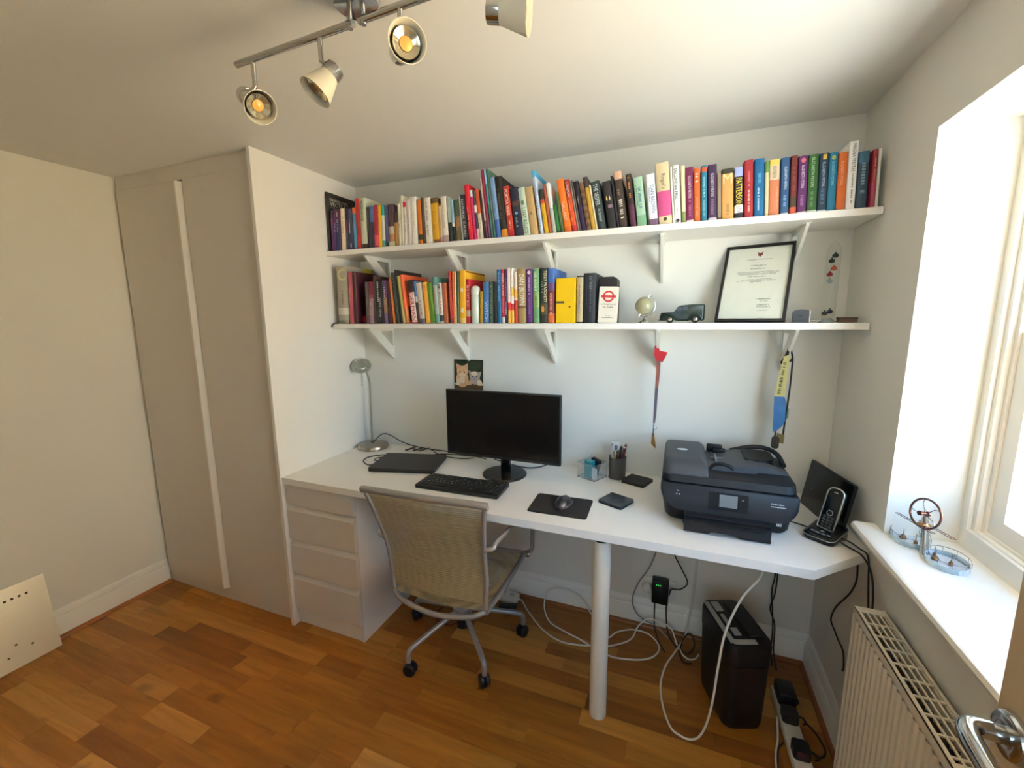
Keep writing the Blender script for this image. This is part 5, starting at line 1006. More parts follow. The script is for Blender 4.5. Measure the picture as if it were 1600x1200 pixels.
# model van
vn = thing('model_van', 'small dark green vintage model van on the lower shelf', 'toy van', (1.637, -.165, LZ))
GRN = mat('van_green', (20, 38, 28), .28, var=.03, coat=.0, spec=.4)
vx, vy = 1.558, -.195
def van_sec(y, s, dz=0): # side outline
    o = [(0, .010), (0, .030), (.004, .0385), (.044, .0405), (.050, .0430), (.062, .0600), (.070, .0645), (.110, .0690), (.148, .0690), (.1555, .066), (.1555, .012), (.150, .0085), (.140, .0085), (.136, .018), (.124, .022), (.112, .018), (.108, .0085), (.052, .0085), (.048, .018), (.036, .022), (.024, .018), (.020, .0085), (.004, .0085)]
    cx, cz = .08, .036
    return [(vx+cx+(p[0]-cx)*s, y, LZ+cz+(p[1]-cz)*s+dz) for p in o]
b = MB(); b.rings([van_sec(vy, .90), van_sec(vy+.0025, .955), van_sec(vy+.007, .985), van_sec(vy+.016, 1.), van_sec(vy+.046, 1.), van_sec(vy+.055, .985), van_sec(vy+.0595, .955), van_sec(vy+.062, .90)]); part('van_body', b, GRN, vn, angle=35)
b = MB(); b.tube([(vx+.006, vy+.003, LZ+.027), (vx+.03, vy-.002, LZ+.030), (vx+.052, vy-.003, LZ+.020), (vx+.064, vy-.001, LZ+.012), (vx+.10, vy, LZ+.010)], .0045, 8, smooth=5); b.tube([(vx+.100, vy-.001, LZ+.012), (vx+.110, vy-.003, LZ+.026), (vx+.124, vy-.004, LZ+.030), (vx+.138, vy-.003, LZ+.026), (vx+.146, vy-.001, LZ+.012)], .0045, 8, smooth=5); part('wing', b, GRN, vn)
for x in (.036, .124):
    for yy, sgn in ((vy-.001, -1), (vy+.063, 1)):
        b = MB(); b.lathe([(.004, 0), (.0125, .0), (.0135, -.003), (.0135, -.008), (.010, -.009)], (vx+x, yy, LZ+.0135), (0, sgn, 0), 22); w_ = part('wheel', b, mat('tyre_rubber', (22, 20, 20), .7), vn)
        b = MB(); b.lathe([(.008, .0003), (.0075, .0016), (.003, .0026), (.001, .003)], (vx+x, yy, LZ+.0135), (0, sgn, 0), 18); part('hubcap', b, CHROME, w_)
b = MB(); b.box(vx+.080, vx+.097, vy-.0006, vy+.0045, LZ+.047, LZ+.060); b.prism([(vx+.054, LZ+.0455), (vx+.076, LZ+.0455), (vx+.076, LZ+.060), (vx+.064, LZ+.059)], 'y', vy-.0004, vy+.0042); part('side_window', b, mat('van_window', (14, 18, 18), .1), vn, smooth=False)
b = MB(); b.rbox(vx-.004, vx+.002, vy+.006, vy+.056, LZ+.009, LZ+.013, .001, 1); b.rbox(vx-.0015, vx+.001, vy+.018, vy+.044, LZ+.016, LZ+.034, .001, 1); part('grille', b, mat('van_trim', (84, 74, 60), .3, .6), vn)
b = MB(); b.lathe([(.005, 0), (.005, .003), (.001, .0045)], (vx+.003, vy+.009, LZ+.029), (-1, -.2, 0), 12); b.lathe([(.005, 0), (.005, .003), (.001, .0045)], (vx+.003, vy+.053, LZ+.029), (-1, .2, 0), 12); part('headlamp', b, CHROME, vn)
# framed certificate
A, LN, FW, FH = .3006, .438, .2259, .3126
ex = Vector((math.cos(A), -math.sin(A), 0)); bk_ = Vector((math.sin(A), math.cos(A), 0)); eu = Vector((0, 0, 1))*math.cos(LN)+bk_*math.sin(LN)
M = frame_m(Vector((1.750, -.1316, LZ+.0065)), ex, eu)
ce = thing('certificate_frame', 'thin black framed certificate leaning against the wall on the lower shelf', 'picture frame', (1.87, -.13, LZ))
b = MB(M); t = .0095
b.box(0, t, 0, FH, -.014, 0); b.box(FW-t, FW, 0, FH, -.014, 0); b.box(t, FW-t, 0, t, -.014, 0); b.box(t, FW-t, FH-t, FH, -.014, 0); part('frame', b, mat('frame_black', (26, 24, 22), .4), ce, smooth=False)
b = MB(M); b.box(t, FW-t, t, FH-t, -.013, -.008); part('certificate', b, mat('certificate_paper', (240, 240, 230), .6), ce, smooth=False)
b = MB(M); b.box(t, FW-t, t, FH-t, -.006, -.0045); part('glass', b, glassy('picture_glass', (254, 254, 252), .06, .03, .99), ce, smooth=False)
b = MB(); rg = random.Random(9); CX = FW/2+.004
P_ = lambda x, y: M @ Matrix.Translation((x, y, -.0076))
put_text(b, 'UNIVERSITY OF LONDON', P_(CX, .253), .080, .0040)
for y, w, hh in ((.228, .05, .004), (.222, .01, .002), (.215, .048, .004), (.201, .138, .0025), (.196, .138, .0025), (.191, .12, .0025), (.182, .06, .0035), (.170, .10, .0025), (.165, .128, .0025), (.160, .04, .0025)): put_glyphs(b, max(4, int(w/.0028)), P_(CX, y), w, hh, rg)
for y, w, hh in ((.090, .044, .004), (.082, .028, .0025), (.066, .042, .004), (.058, .05, .0025), (.045, .034, .0025)): put_glyphs(b, max(4, int(w/.0028)), P_(.150, y), w, hh, rg)
part('printed_text', b, mat('certificate_ink', (92, 92, 88), .7), ce, smooth=False)
b = MB(); put_poly(b, P_(CX, .275), [(-.009, .010), (-.003, .006), (.003, .006), (.009, .010), (.007, .002), (.009, -.004), (.003, -.008), (0, -.012), (-.003, -.008), (-.009, -.004), (-.007, .002)]); part('crest', b, mat('crest_red', (128, 60, 58), .6), ce, smooth=False)
b = MB(M); b.box(FW/2-.02, FW/2+.02, .02, FH-.05, -.018, -.014); part('backing_strut', b, mat('strut_card', (50, 46, 42), .7), ce, smooth=False)
# silver device, rod, thermometer, brown box
sd = thing('silver_clock', 'small grey device with a curved top on the lower shelf right of the certificate', 'clock', (2.022, -.15, LZ))
M = rotz(2.022, -.150, LZ, -8)
b = MB(M); b.prism([(-.024, 0), (.024, 0), (.024, .040), (.012, .0445), (-.004, .045), (-.018, .042), (-.024, .036)], 'y', -.013, .013); part('case', b, mat('device_grey', (78, 82, 88), .5, .2), sd, angle=30)
b = MB(M); b.box(.0242, .0262, -.013, .013, 0.0, .040); part('side_plate', b, mat('device_silver', (206, 208, 208), .2, .8), sd, smooth=False)
b = MB(M); b.box(-.008, .004, -.0137, -.0128, .021, .026); part('window', b, mat('device_dark', (40, 44, 48), .3), sd, smooth=False)
b = MB(); b.cyl((2.054, -.16, LZ+.006), (2.074, -.165, LZ+.006), .0022, n=10); b.lathe([(.0045, 0), (.006, .002), (.006, .006), (.003, .008)], (2.072, -.165, LZ+.006), (1, -.2, 0), 12); rd_ = solo('metal_rod', b, CHROME, 'tiny silver rod lying between the silver device and the glass thermometer', 'rod', (2.06, -.16, LZ))
gt = thing('galileo_thermometer', 'tall glass thermometer tube with coloured floating bulbs at the right of the lower shelf', 'thermometer', (2.095, -.15, LZ))
gx, gy = 2.100, -.150
GL = glassy('tube_glass', (250, 252, 250), .22, .03, .985)
b = MB(); b.lathe([(.010, .012), (.0185, .020), (.021, .034), (.021, .232), (.0195, .246), (.013, .258), (.006, .264), (.003, .272)], (gx, gy, LZ), n=28); part('glass_tube', b, GL, gt)
b = MB(); b.lathe([(.026, 0), (.026, .004), (.016, .009), (.013, .014), (.009, .0145)], (gx, gy, LZ), n=28); part('foot', b, milky('foot_glass', (170, 176, 172), .6, .1), gt)
for dx, z, c, nm in ((.006, .222, (36, 44, 52), 'dark blue bulb'), (-.005, .204, (26, 42, 44), 'dark teal bulb'), (.005, .180, (190, 76, 44), 'orange bulb'), (-.007, .160, (150, 22, 34), 'red bulb'), (-.006, .138, (150, 156, 150), 'clear bulb'), (.006, .036, (44, 48, 66), 'sunken blue bulb'), (-.010, .030, (72, 62, 52), 'sunken brown bulb')):
    b = MB(); b.lathe([(.001, -.007), (.007, -.005), (.0095, 0), (.008, .004), (.003, .0075), (.002, .011), (.001, .012)], (gx+dx, gy+(.004 if dx > 0 else -.004), LZ+z), n=18); part('bulb', b, mat('bulb_'+nm.replace(' ', '_'), c, .15), gt, nm)
bb = thing('brown_box', 'tiny low brown box at the right end of the lower shelf', 'box', (2.152, -.16, LZ))
b = MB(); b.rbox(2.128, 2.178, -.175, -.145, LZ, LZ+.011, .001, 1); part('box_base', b, mat('brown_card', (110, 82, 60), .6), bb)
b = MB(); b.rbox(2.127, 2.179, -.176, -.144, LZ+.0112, LZ+.017, .001, 1); lo_ = part('box_lid', b, mat('brown_lid', (84, 66, 54), .5, var=.3), bb)

# ------------------------------------------------------------------ lanyards hanging from the shelf brackets
rl = thing('red_lanyard', 'red lanyard with narrow striped strap and gold tag hanging under the lower shelf', 'lanyard', (1.552, -.10, 1.31))
RED = mat('lanyard_red', (196, 34, 44), .7)
b = MB(); b.prism([(1.541, 1.318), (1.552, 1.326), (1.560, 1.300), (1.590, 1.295), (1.584, 1.278), (1.572, 1.252), (1.562, 1.264), (1.548, 1.258), (1.540, 1.285)], 'y', -.112, -.098); part('bow', b, RED, rl)
b = MB(); b.tube([(1.552, -.105, 1.312), (1.552, -.095, 1.322), (1.552, -.088, 1.312)], .0035, 8); part('loop', b, RED, rl)
b = MB(); b.prism([(1.5495, 1.262), (1.566, 1.262), (1.564, 1.19), (1.561, 1.15), (1.5485, 1.15), (1.5495, 1.19)], 'y', -.107, -.104); part('strap', b, mat('strap_rust', (140, 84, 72), .7, var=.3, scale=80), rl)
b = MB(); b.prism([(1.5485, 1.150), (1.561, 1.150), (1.558, 1.03), (1.554, 1.000), (1.547, 1.000), (1.547, 1.03)], 'y', -.107, -.104); part('strap', b, mat('strap_slate', (88, 82, 96), .7, var=.2, scale=80), rl)
b = MB(); b.tube([(1.5505, -.106, 1.0), (1.550, -.106, .984), (1.558, -.106, .976), (1.562, -.106, .982)], .0022, 8, smooth=4); b.cyl((1.550, -.106, .985), (1.5495, -.106, .950), .0028, n=8); part('clip', b, CHROME, rl)
b = MB(); b.prism([(1.5445, .955), (1.553, .955), (1.562, .902), (1.560, .892), (1.5425, .912)], 'y', -.1075, -.1035); part('tag', b, mat('brass_tag', (158, 118, 66), .35, .6), rl)
bl_ = thing('blue_lanyard', 'yellow and blue ribbon with medals hanging under the lower shelf near the window', 'ribbon', (2.008, -.10, 1.32))
CORD = mat('black_cord', (24, 28, 32), .7)
b = MB(); b.tube([(1.985, -.104, 1.262), (2.000, -.104, 1.300), (2.008, -.098, 1.322), (2.013, -.09, 1.318), (2.020, -.104, 1.285), (2.021, -.104, 1.24), (2.019, -.106, 1.15), (2.014, -.107, 1.05), (2.012, -.106, .995)], .003, 8, smooth=4); b.tube([(2.008, -.1, 1.318), (2.004, -.106, 1.29), (2.012, -.106, 1.27), (2.020, -.104, 1.285)], .003, 8, smooth=4); b.tube([(1.985, -.104, 1.266), (1.995, -.106, 1.285), (2.003, -.106, 1.305), (2.006, -.1, 1.318)], .0036, 8, smooth=4); part('cord', b, CORD, bl_)
b = MB(); b.prism([(1.992, 1.290), (2.010, 1.295), (2.008, 1.215), (2.005, 1.140), (1.972, 1.140), (1.982, 1.22)], 'y', -.110, -.107); part('ribbon', b, mat('ribbon_yellow', (196, 188, 118), .6), bl_)
b = MB(); put_glyphs(b, 22, frame_m((1.9905, -.1106, 1.21), (.09, 0, 1), (-1, 0, .09)), .12, .010, random.Random(5)); part('printed_lettering', b, mat('ribbon_ink', (62, 62, 50), .7), bl_, smooth=False)
b = MB(); b.prism([(1.972, 1.139), (2.005, 1.139), (2.012, 1.12), (2.014, 1.05), (2.006, 1.028), (1.990, 1.010), (1.977, 1.004)], 'y', -.111, -.108); part('ribbon', b, mat('ribbon_blue', (30, 102, 168), .5, var=.35, scale=24), bl_)
b = MB(); b.prism([(2.010, 1.10), (2.024, 1.095), (2.024, 1.06), (2.012, 1.05)], 'y', -.106, -.103); part('green_tab', b, mat('tab_green', (122, 150, 118), .6, var=.3), bl_)
b = MB(); b.prism([(1.992, 1.0), (2.016, .994), (2.015, .960), (2.002, .962), (2.000, .972), (1.992, .972)], 'y', -.110, -.106); part('medal', b, mat('medal_brass', (116, 98, 56), .4, .6), bl_)
b = MB(); b.cyl((1.987, -.106, 1.006), (1.986, -.106, .985), .003, n=8); b.prism(rrect(1.975, 2.000, .940, .988, .010), 'y', -.1145, -.111); part('medal', b, mat('medal_dark', (62, 52, 40), .4, .6), bl_)

# ------------------------------------------------------------------ window-sill ornament
orn = thing('balance_ornament', 'wire wheel balance ornament on two round glass dishes on the window sill', 'ornament', (2.245, -.575, ZS))
def ring_poly(b, cx, cy, rx, ry, ang, z0, z1, t, n=36):
    ca, sa = math.cos(ang), math.sin(ang); R = []
    for k in range(n):
        c, s = math.cos(2*PI*k/n), math.sin(2*PI*k/n); q = []
        for f, z in ((1, z0), (1, z1), (1-t, z1), (1-t, z0)): x = rx*f*c; y = ry*f*s; q.append((cx+x*ca-y*sa, cy+x*sa+y*ca, z))
        R.append(q)
    b.rings(R, True, False)
BG = mat('blue_glass', (176, 206, 220), .08, var=.05, trans=.3)
for cx, cy in ((2.240, -.522), (2.268, -.632)):
    b = MB(); ring_poly(b, cx, cy, .040, .052, -.25, ZS, ZS+.013, .06); dsh = part('dish', b, BG, orn)
    b = MB(); b.add([(cx+.037*math.cos(2*PI*k/28), cy+.048*math.sin(2*PI*k/28), ZS+.002) for k in range(28)], [tuple(range(28))]); part('dish_floor', b, mat('dish_floor', (196, 204, 210), .2), dsh, smooth=False)
    b = MB()
    for k in range(10): a = 2*PI*k/10; b.cyl((cx+.039*math.cos(a), cy+.05*math.sin(a), ZS+.012), (cx+.039*math.cos(a), cy+.05*math.sin(a), ZS+.024), .0006, n=5)
    ring_poly(b, cx, cy, .040, .051, -.25, ZS+.023, ZS+.0242, .02); part('rail', b, mat('rail_wire', (150, 150, 156), .3, .8), dsh)
b = MB(); b.lathe([(.012, 0), (.011, .004), (.0085, .01), (.0072, .06), (.0062, .085), (.004, .112), (.0025, .116)], (2.243, -.588, ZS), (-.06, .02, 1)); part('column', b, mat('column_silver', (190, 196, 196), .2, .9), orn)
hub = Vector((2.232, -.592, ZS+.108)); wa = Vector((-.90, -.42, .16)).normalized()
COP = mat('copper_rim', (96, 62, 58), .3, .6)
b = MB(); b.torus(hub, wa, .037, .0026, 44, 8); wh = part('wheel', b, COP, orn, 'dark copper wheel')
N_ = wa.orthogonal().normalized(); B_ = wa.cross(N_)
for k in range(5):
    a = 2*PI*k/5; pt = lambda r, t_: hub+N_*(r*math.cos(t_))+B_*(r*math.sin(t_))
    b = MB(); b.tube([pt(.004, a), pt(.014, a+.25), pt(.026, a+.28), pt(.036, a+.1)], .0011, 6, smooth=4); part('spoke', b, mat('spoke_steel', (170, 172, 176), .25, .9), wh)
b = MB(); b.lathe([(.007, -.008), (.007, -.004), (.004, -.003), (.004, .012), (.006, .013), (.006, .017)], hub, wa, 16); part('hub', b, COP, wh)
ed = Vector((.24, -.80, -.54)).normalized(); ed = Vector((.25, -.95, 0)).normalized(); bar_c = Vector((2.233, -.590, ZS+.076))
for off, s0, s1 in ((-.012, -.070, .045), (.014, -.028, .070)):
    sd_ = Vector((.95, .25, 0)); b = MB()
    for w_ in (-.004, .004): b.tube([bar_c+sd_*(off+w_)+ed*s0, bar_c+sd_*(off+w_)+ed*s1], .0008, 5)
    n_ = int((s1-s0)/.008)
    for k in range(n_+1): q = bar_c+sd_*off+ed*(s0+(s1-s0)*k/n_); b.tube([q-sd_*.004, q+sd_*.004], .0007, 5)
    part('ladder_arm', b, COP, orn)
b = MB(); b.lathe([(.002, -.006), (.009, -.004), (.012, 0), (.009, .004), (.002, .005)], bar_c+Vector((-.002, -.002, .003)), n=20); b.tube([bar_c-Vector((.014, 0, 0)), bar_c+Vector((.016, .004, 0))], .0016, 6); part('pivot', b, mat('brass_pivot', (150, 118, 84), .3, .8), orn)
for cx, cy, r in ((2.226, -.520, .008), (2.243, -.545, .005), (2.250, -.622, .008), (2.272, -.640, .005), (2.256, -.604, .004)):
    b = MB(); b.lathe([(r*.7, .0022), (r, .005), (r*.8, .010), (r*.3, .014), (.0008, .017), (.0008, .030)], (cx, cy, ZS), n=16); part('weight', b, mat('brass_weight', (150, 112, 70), .3, .8), orn)

# ------------------------------------------------------------------ radiator
ra = thing('radiator', 'white ribbed panel radiator below the window sill', 'radiator', (2.15, -1.08, .12))
RW = mat('radiator_white', (226, 216, 196), .42, var=.01)
X0, X1, Y0, Y1, Z0, Z1 = 2.110, 2.180, -1.56, -.598, .13, .652
b = MB(); pts = []; y = Y1-.012; k = 0
while y > Y0+.012:
    for dy, dx in ((0, .0045), (.005, 0), (.0125, 0), (.0175, .0045)): pts.append((X0+dx, y-dy))
    y -= .0235
fr = [(p[0], p[1], z) for z in (Z0+.03, Z1-.03) for p in pts]; n_ = len(pts)
b.add(fr, [(i, i+1, n_+i+1, n_+i) for i in range(n_-1)])
b.rbox(X0+.002, X0+.012, Y0, Y1, Z1-.031, Z1-.006, .003, 1); b.rbox(X0+.002, X0+.012, Y0, Y1, Z0, Z0+.031, .003, 1)
b.box(X0+.008, X0+.012, Y0, Y1, Z0+.02, Z1-.02)
part('front_panel', b, RW, ra, angle=25)
b = MB(); b.box(X1-.010, X1-.004, Y0, Y1, Z0, Z1-.006); part('back_panel', b, RW, ra, smooth=False)
b = MB(); b.rbox(X0, X1, Y1, Y1+.002, Z0-.005, Z1, .0006, 1); part('end_cap', b, RW, ra)
b = MB(); b.rbox(X0, X1, Y0-.002, Y0, Z0-.005, Z1, .0006, 1); part('end_cap', b, RW, ra)
b = MB(); b.box(X0, X0+.009, Y0, Y1, Z1-.004, Z1); b.box(X1-.008, X1, Y0, Y1, Z1-.004, Z1); b.box(X0+.009, X1-.008, Y1-.022, Y1, Z1-.004, Z1); b.box(X0, X0+.0015, Y0, Y1, Z1-.018, Z1); b.box(X1-.0015, X1, Y0, Y1, Z1-.018, Z1); gl_ = part('top_grille', b, RW, ra, smooth=False)
for k in range(3):
    x = X0+.009+(X1-X0-.017)*(k+1)/4; b = MB(); b.box(x-.0018, x+.0018, Y0, Y1-.022, Z1-.004, Z1-.0005); part('grille_bar', b, RW, gl_, smooth=False)
yy = Y1-.022-.045; k = 0
while yy > Y0+.02:
    b = MB(); wd_ = .0022 if k != 9 else .0075; b.box(X0+.009, X1-.008, yy-wd_, yy+wd_, Z1-.004, Z1-.0002); part('grille_slat', b, RW, gl_, smooth=False)
    yy -= (.045 if k not in (8, 9) else .020); k += 1
b = MB()
for y in [Y1-.03-.03*i for i in range(30)]: b.box(X0+.014, X1-.012, y-.0006, y+.0006, Z0+.04, Z1-.045)
part('convector_fins', b, mat('fin_metal', (120, 112, 98), .5, .4), ra, smooth=False, kind='stuff')
b = MB(); b.box(X1-.004, WX-.0005, -.75, -.71, .3, .6); part('wall_bracket', b, RW, ra, smooth=False)
b = MB(); b.box(X1-.004, WX-.0005, -1.42, -1.38, .3, .6); part('wall_bracket', b, RW, ra, smooth=False)
b = MB(); b.cyl((2.15, -1.50, -.001), (2.15, -1.50, .14), .0075); part('pipe', b, CHROME, ra)

# ------------------------------------------------------------------ shredder
sh_ = thing('paper_shredder', 'tall black paper shredder with silver top trim on the floor under the desk', 'shredder', (1.872, -.322, 0))
M = rotz(1.872, -.322, 0, 20.5)
def sec(b, secs): b.rings([[(p[0], p[1], z) for p in rrect(-w/2, w/2, -l/2, l/2, r, 6)] for z, w, l, r in secs])
SBK = mat('shredder_black', (15, 15, 16), .45)
b = MB(M); sec(b, [(.001, .136, .215, .034), (.02, .142, .222, .036), (.255, .152, .244, .038)]); part('bin', b, SBK, sh_)
b = MB(M); sec(b, [(.2565, .150, .242, .038), (.258, .154, .247, .038), (.322, .156, .250, .038), (.334, .150, .244, .036), (.337, .138, .232, .032)]); hdp = part('cutter_head', b, SBK, sh_)
SIL = mat('shredder_silver', (176, 178, 174), .45, .2)
b = MB(M); pth = [(-.069, .105), (-.069, -.085), (-.062, -.105), (-.045, -.1125), (.020, -.1125)]; pth2 = [(-.052, .105), (-.052, -.078), (-.047, -.088), (-.038, -.0925), (.020, -.0925)]
p1 = catmull([Vector((p[0], p[1], 0)) for p in pth], 4); p2 = catmull([Vector((p[0], p[1], 0)) for p in pth2], 4)
b.rings([[(a.x, a.y, .3345), (a.x, a.y, .3385), (c.x, c.y, .3395), (c.x, c.y, .3345)] for a, c in zip(p1, p2)]); part('silver_trim', b, SIL, hdp, 'curved silver trim')
b = MB(M); b.rbox(-.044, -.016, .052, .106, .336, .3395, .0008, 1); part('silver_panel', b, SIL, hdp)
b = MB(M); b.rbox(-.040, -.026, -.020, .036, .336, .3395, .0008, 1); part('silver_panel', b, SIL, hdp)
b = MB(M); b.rbox(-.038, -.014, -.072, -.034, .336, .3395, .0008, 1); part('silver_panel', b, SIL, hdp)
b = MB(M); b.box(.0, .006, -.095, .095, .3365, .3378); part('paper_slot', b, mat('slot_black', (4, 4, 4), .7), hdp, smooth=False)
b = MB(M); b.rbox(.012, .058, -.08, .09, .336, .341, .002, 1); part('head_ridge', b, mat('head_ridge', (24, 24, 26), .35), hdp)
b = MB(M); b.box(-.003, .003, -.005, .005, .0, .002); part('foot', b, BLACKP, sh_)

# ------------------------------------------------------------------ plugs, sockets, cables under the desk
so = thing('wall_socket', 'white double wall socket above the skirting under the desk', 'socket', (1.59, -.004, .2))
b = MB(); b.rbox(1.530, 1.676, -.009, -.0005, .160, .246, .003, 2); part('faceplate', b, WPL, so)
b = MB(); b.rbox(1.584, 1.594, -.012, -.008, .226, .238, .001, 1); b.rbox(1.612, 1.622, -.012, -.008, .226, .238, .001, 1); part('switch', b, WPL, so)
ad_ = thing('charger', 'black power adapter with green lights plugged into the wall under the desk', 'charger', (1.606, -.03, .2))
b = MB(); b.rbox(1.572, 1.643, -.054, -.0125, .150, .262, .004, 2); part('case', b, mat('charger_black', (14, 15, 15), .4), ad_)
b = MB()
for x in (1.592, 1.600, 1.608): put_poly(b, frame_m((x, -.0546, .243), (1, 0, 0), (0, 0, 1)), [(-.002, -.003), (.002, -.003), (.002, .003), (-.002, .003)])
part('indicator', b, mat('led_green', (70, 190, 80), .5, emit=(60, 210, 80), estr=.5), ad_, smooth=False)
pg = thing('white_plug', 'round white plug beside the black power adapter', 'plug', (1.550, -.03, .2))
b = MB(); b.lathe([(.022, .0125), (.022, .028), (.018, .036), (.010, .038)], (1.549, 0, .204), (0, -1, 0), 24); part('plug_body', b, WPL, pg)
b = MB(); b.tube([(1.549, -.036, .196), (1.549, -.04, .178), (1.546, -.036, .165)], .004, 8); part('strain_relief', b, WPL, pg)
def cable(name, pts, r, m, label, sm=6, plug=None):
    b = MB(); b.tube(pts, r, 8, smooth=sm)
    return solo(name, b, m, label, 'cable', tuple(pts[0]))
fz = .0045
cable('cable', [(.930, -.098, .030), (.952, -.075, .018), (1.004, -.125, fz), (1.115, -.222, fz), (1.216, -.259, fz), (1.339, -.236, fz), (1.406, -.212, fz), (1.492, -.140, fz), (1.520, -.075, .03), (1.556, -.06, .066), (1.600, -.055, .066), (1.66, -.06, .05), (1.69, -.10, fz)], .0034, WCAB, 'white cable running from under the chair along the floor behind the desk leg')
cable('cable', [(1.345, -.250, fz+.007), (1.278, -.222, fz+.007), (1.198, -.190, fz), (1.120, -.153, fz), (1.070, -.070, .012), (1.078, -.040, .070), (1.120, -.034, .100), (1.186, -.034, .102), (1.251, -.036, .078), (1.305, -.060, .022), (1.36, -.115, fz), (1.398, -.160, fz), (1.433, -.110, fz), (1.500, -.070, fz), (1.572, -.076, fz), (1.616, -.135, fz), (1.598, -.199, fz), (1.543, -.240, fz), (1.454, -.264, fz), (1.400, -.262, fz)], .0034, WCAB, 'white cable looping up the skirting and along the floor right of the desk leg')
cable('cable', [(1.925, -.418, .7020), (1.922, -.44, .675), (1.903, -.50, .63), (1.853, -.530, .566), (1.812, -.550, .453), (1.797, -.560, .330), (1.788, -.562, .2), (1.776, -.552, .10), (1.757, -.540, .03), (1.730, -.535, fz), (1.701, -.532, fz), (1.669, -.512, fz), (1.642, -.44, fz), (1.629, -.341, fz), (1.645, -.236, fz), (1.682, -.141, fz), (1.715, -.07, .02), (1.735, -.04, .10), (1.75, -.03, .3), (1.76, -.03, .698)], .0036, WCAB, 'long white cable hanging in a big loop in front of the shredder')
cable('cable', [(1.600, -.03, .702), (1.592, -.04, .50), (1.585, -.05, .414), (1.558, -.058, .324), (1.514, -.06, .240), (1.489, -.055, .148), (1.505, -.05, .087), (1.541, -.05, .054), (1.60, -.055, .040), (1.65, -.08, fz+.006)], .0030, GCAB, 'grey cable dropping behind the desk in a curve left of the power adapter')
cable('cable', [(1.640, -.03, .702), (1.648, -.04, .50), (1.656, -.05, .413), (1.691, -.055, .344), (1.718, -.055, .284), (1.690, -.058, .248), (1.655, -.05, .235), (1.646, -.045, .20)], .0028, BCAB, 'black cable dropping behind the desk to the power adapter')
cable('cable', [(1.587, -.045, .151), (1.588, -.048, .08), (1.592, -.055, .03), (1.612, -.10, fz), (1.64, -.16, fz)], .0028, BCAB, 'black cable falling straight from the left of the power adapter')
cable('cable', [(1.636, -.045, .151), (1.640, -.048, .08), (1.652, -.065, .02), (1.69, -.115, fz), (1.735, -.13, fz), (1.76, -.08, .012), (1.742, -.05, .04), (1.715, -.08, .03), (1.70, -.14, fz), (1.715, -.19, fz), (1.748, -.185, fz)], .0030, BCAB, 'black cable coiled beside the shredder')
cable('cable', [(1.700, -.125, fz+.006), (1.712, -.155, fz+.006), (1.735, -.172, fz+.006), (1.760, -.16, fz+.006), (1.775, -.13, fz+.006)], .0030, WCAB, 'short white cable end on the floor touching the shredder')
cable('cable', [(2.050, -.02, .702), (2.048, -.03, .397), (2.040, -.034, .318), (2.048, -.034, .231), (2.056, -.034, .146), (2.056, -.040, .05), (2.056, -.08, fz)], .0026, BCAB, 'black cable hanging down the back wall right of the shredder')
cable('cable', [(2.060, -.02, .702), (2.056, -.03, .400), (2.052, -.034, .300), (2.040, -.034, .231), (2.062, -.034, .16), (2.064, -.045, .05), (2.068, -.10, fz)], .0026, BCAB, 'second black cable twisted with the one on the back wall')
cable('cable', [(2.176, -.400, .702), (2.182, -.398, .624), (2.184, -.365, .56), (2.184, -.324, .508), (2.184, -.26, .43), (2.184, -.232, .365), (2.184, -.275, .352), (2.184, -.315, .345), (2.184, -.360, .340), (2.184, -.378, .302), (2.184, -.374, .28)], .0026, BCAB, 'thin black lead dangling down the right wall below the desk')
cable('cable', [(2.118, -.415, DZ+.012), (2.140, -.432, DZ+.005), (2.160, -.470, .739), (2.172, -.505, .712), (2.178, -.522, .648), (2.178, -.530, .55)], .0026, BCAB, 'black phone lead dropping off the desk corner beside the sill')
cable('cable', [(2.125, -.395, DZ+.012), (2.148, -.40, DZ+.010), (2.168, -.430, DZ+.005), (2.176, -.456, .740), (2.179, -.468, .72), (2.180, -.480, .66), (2.181, -.50, .58)], .0024, BCAB, 'second phone lead dropping off the desk corner beside the sill')
cable('cable', [(2.010, -.300, DZ+.006), (2.05, -.315, DZ+.0035), (2.085, -.345, DZ+.004), (2.10, -.36, DZ+.004)], .0024, BCAB, 'short black lead between the printer and the phone cradle')
cz = DZ+.0035
cable('cable', [(.295, -.325, cz+.006), (.263, -.336, cz), (.205, -.305, cz), (.183, -.262, cz), (.190, -.225, cz), (.240, -.180, cz), (.371, -.140, cz), (.46, -.100, cz), (.536, -.060, cz), (.696, -.045, cz), (.759, -.060, cz)], .0026, BCAB, 'black laptop lead looping left of the closed laptop towards the monitor')
cable('cable', [(.272, -.283, cz+.006), (.245, -.272, cz), (.232, -.240, cz), (.255, -.212, cz), (.285, -.198, cz+.002)], .0024, BCAB, 'short black lead loop at the left corner of the closed laptop')
cable('cable', [(.085, -.075, DZ+.030), (.092, -.062, .778), (.114, -.045, .800), (.14, -.034, .803), (.175, -.028, .79), (.23, -.024, .765), (.29, -.022, .750), (.36, -.020, .742), (.44, -.018, cz), (.53, -.02, cz), (.66, -.05, cz)], .0026, BCAB, 'dark lead rising from the lamp base and trailing along the wall to the monitor')
cable('cable', [(.402, -.020, cz+.002), (.44, -.035, cz), (.48, -.07, cz), (.55, -.095, cz), (.64, -.098, cz), (.70, -.075, cz+.002)], .0026, BCAB, 'dark lead behind the laptop crossing under the monitor edge')
cable('cable', [(.80, -.05, cz), (.871, -.075, cz), (.93, -.10, cz), (1.0, -.108, cz), (1.05, -.075, cz), (1.071, -.03, cz), (1.07, -.012, cz)], .0026, BCAB, 'black monitor lead curving behind the round monitor base')
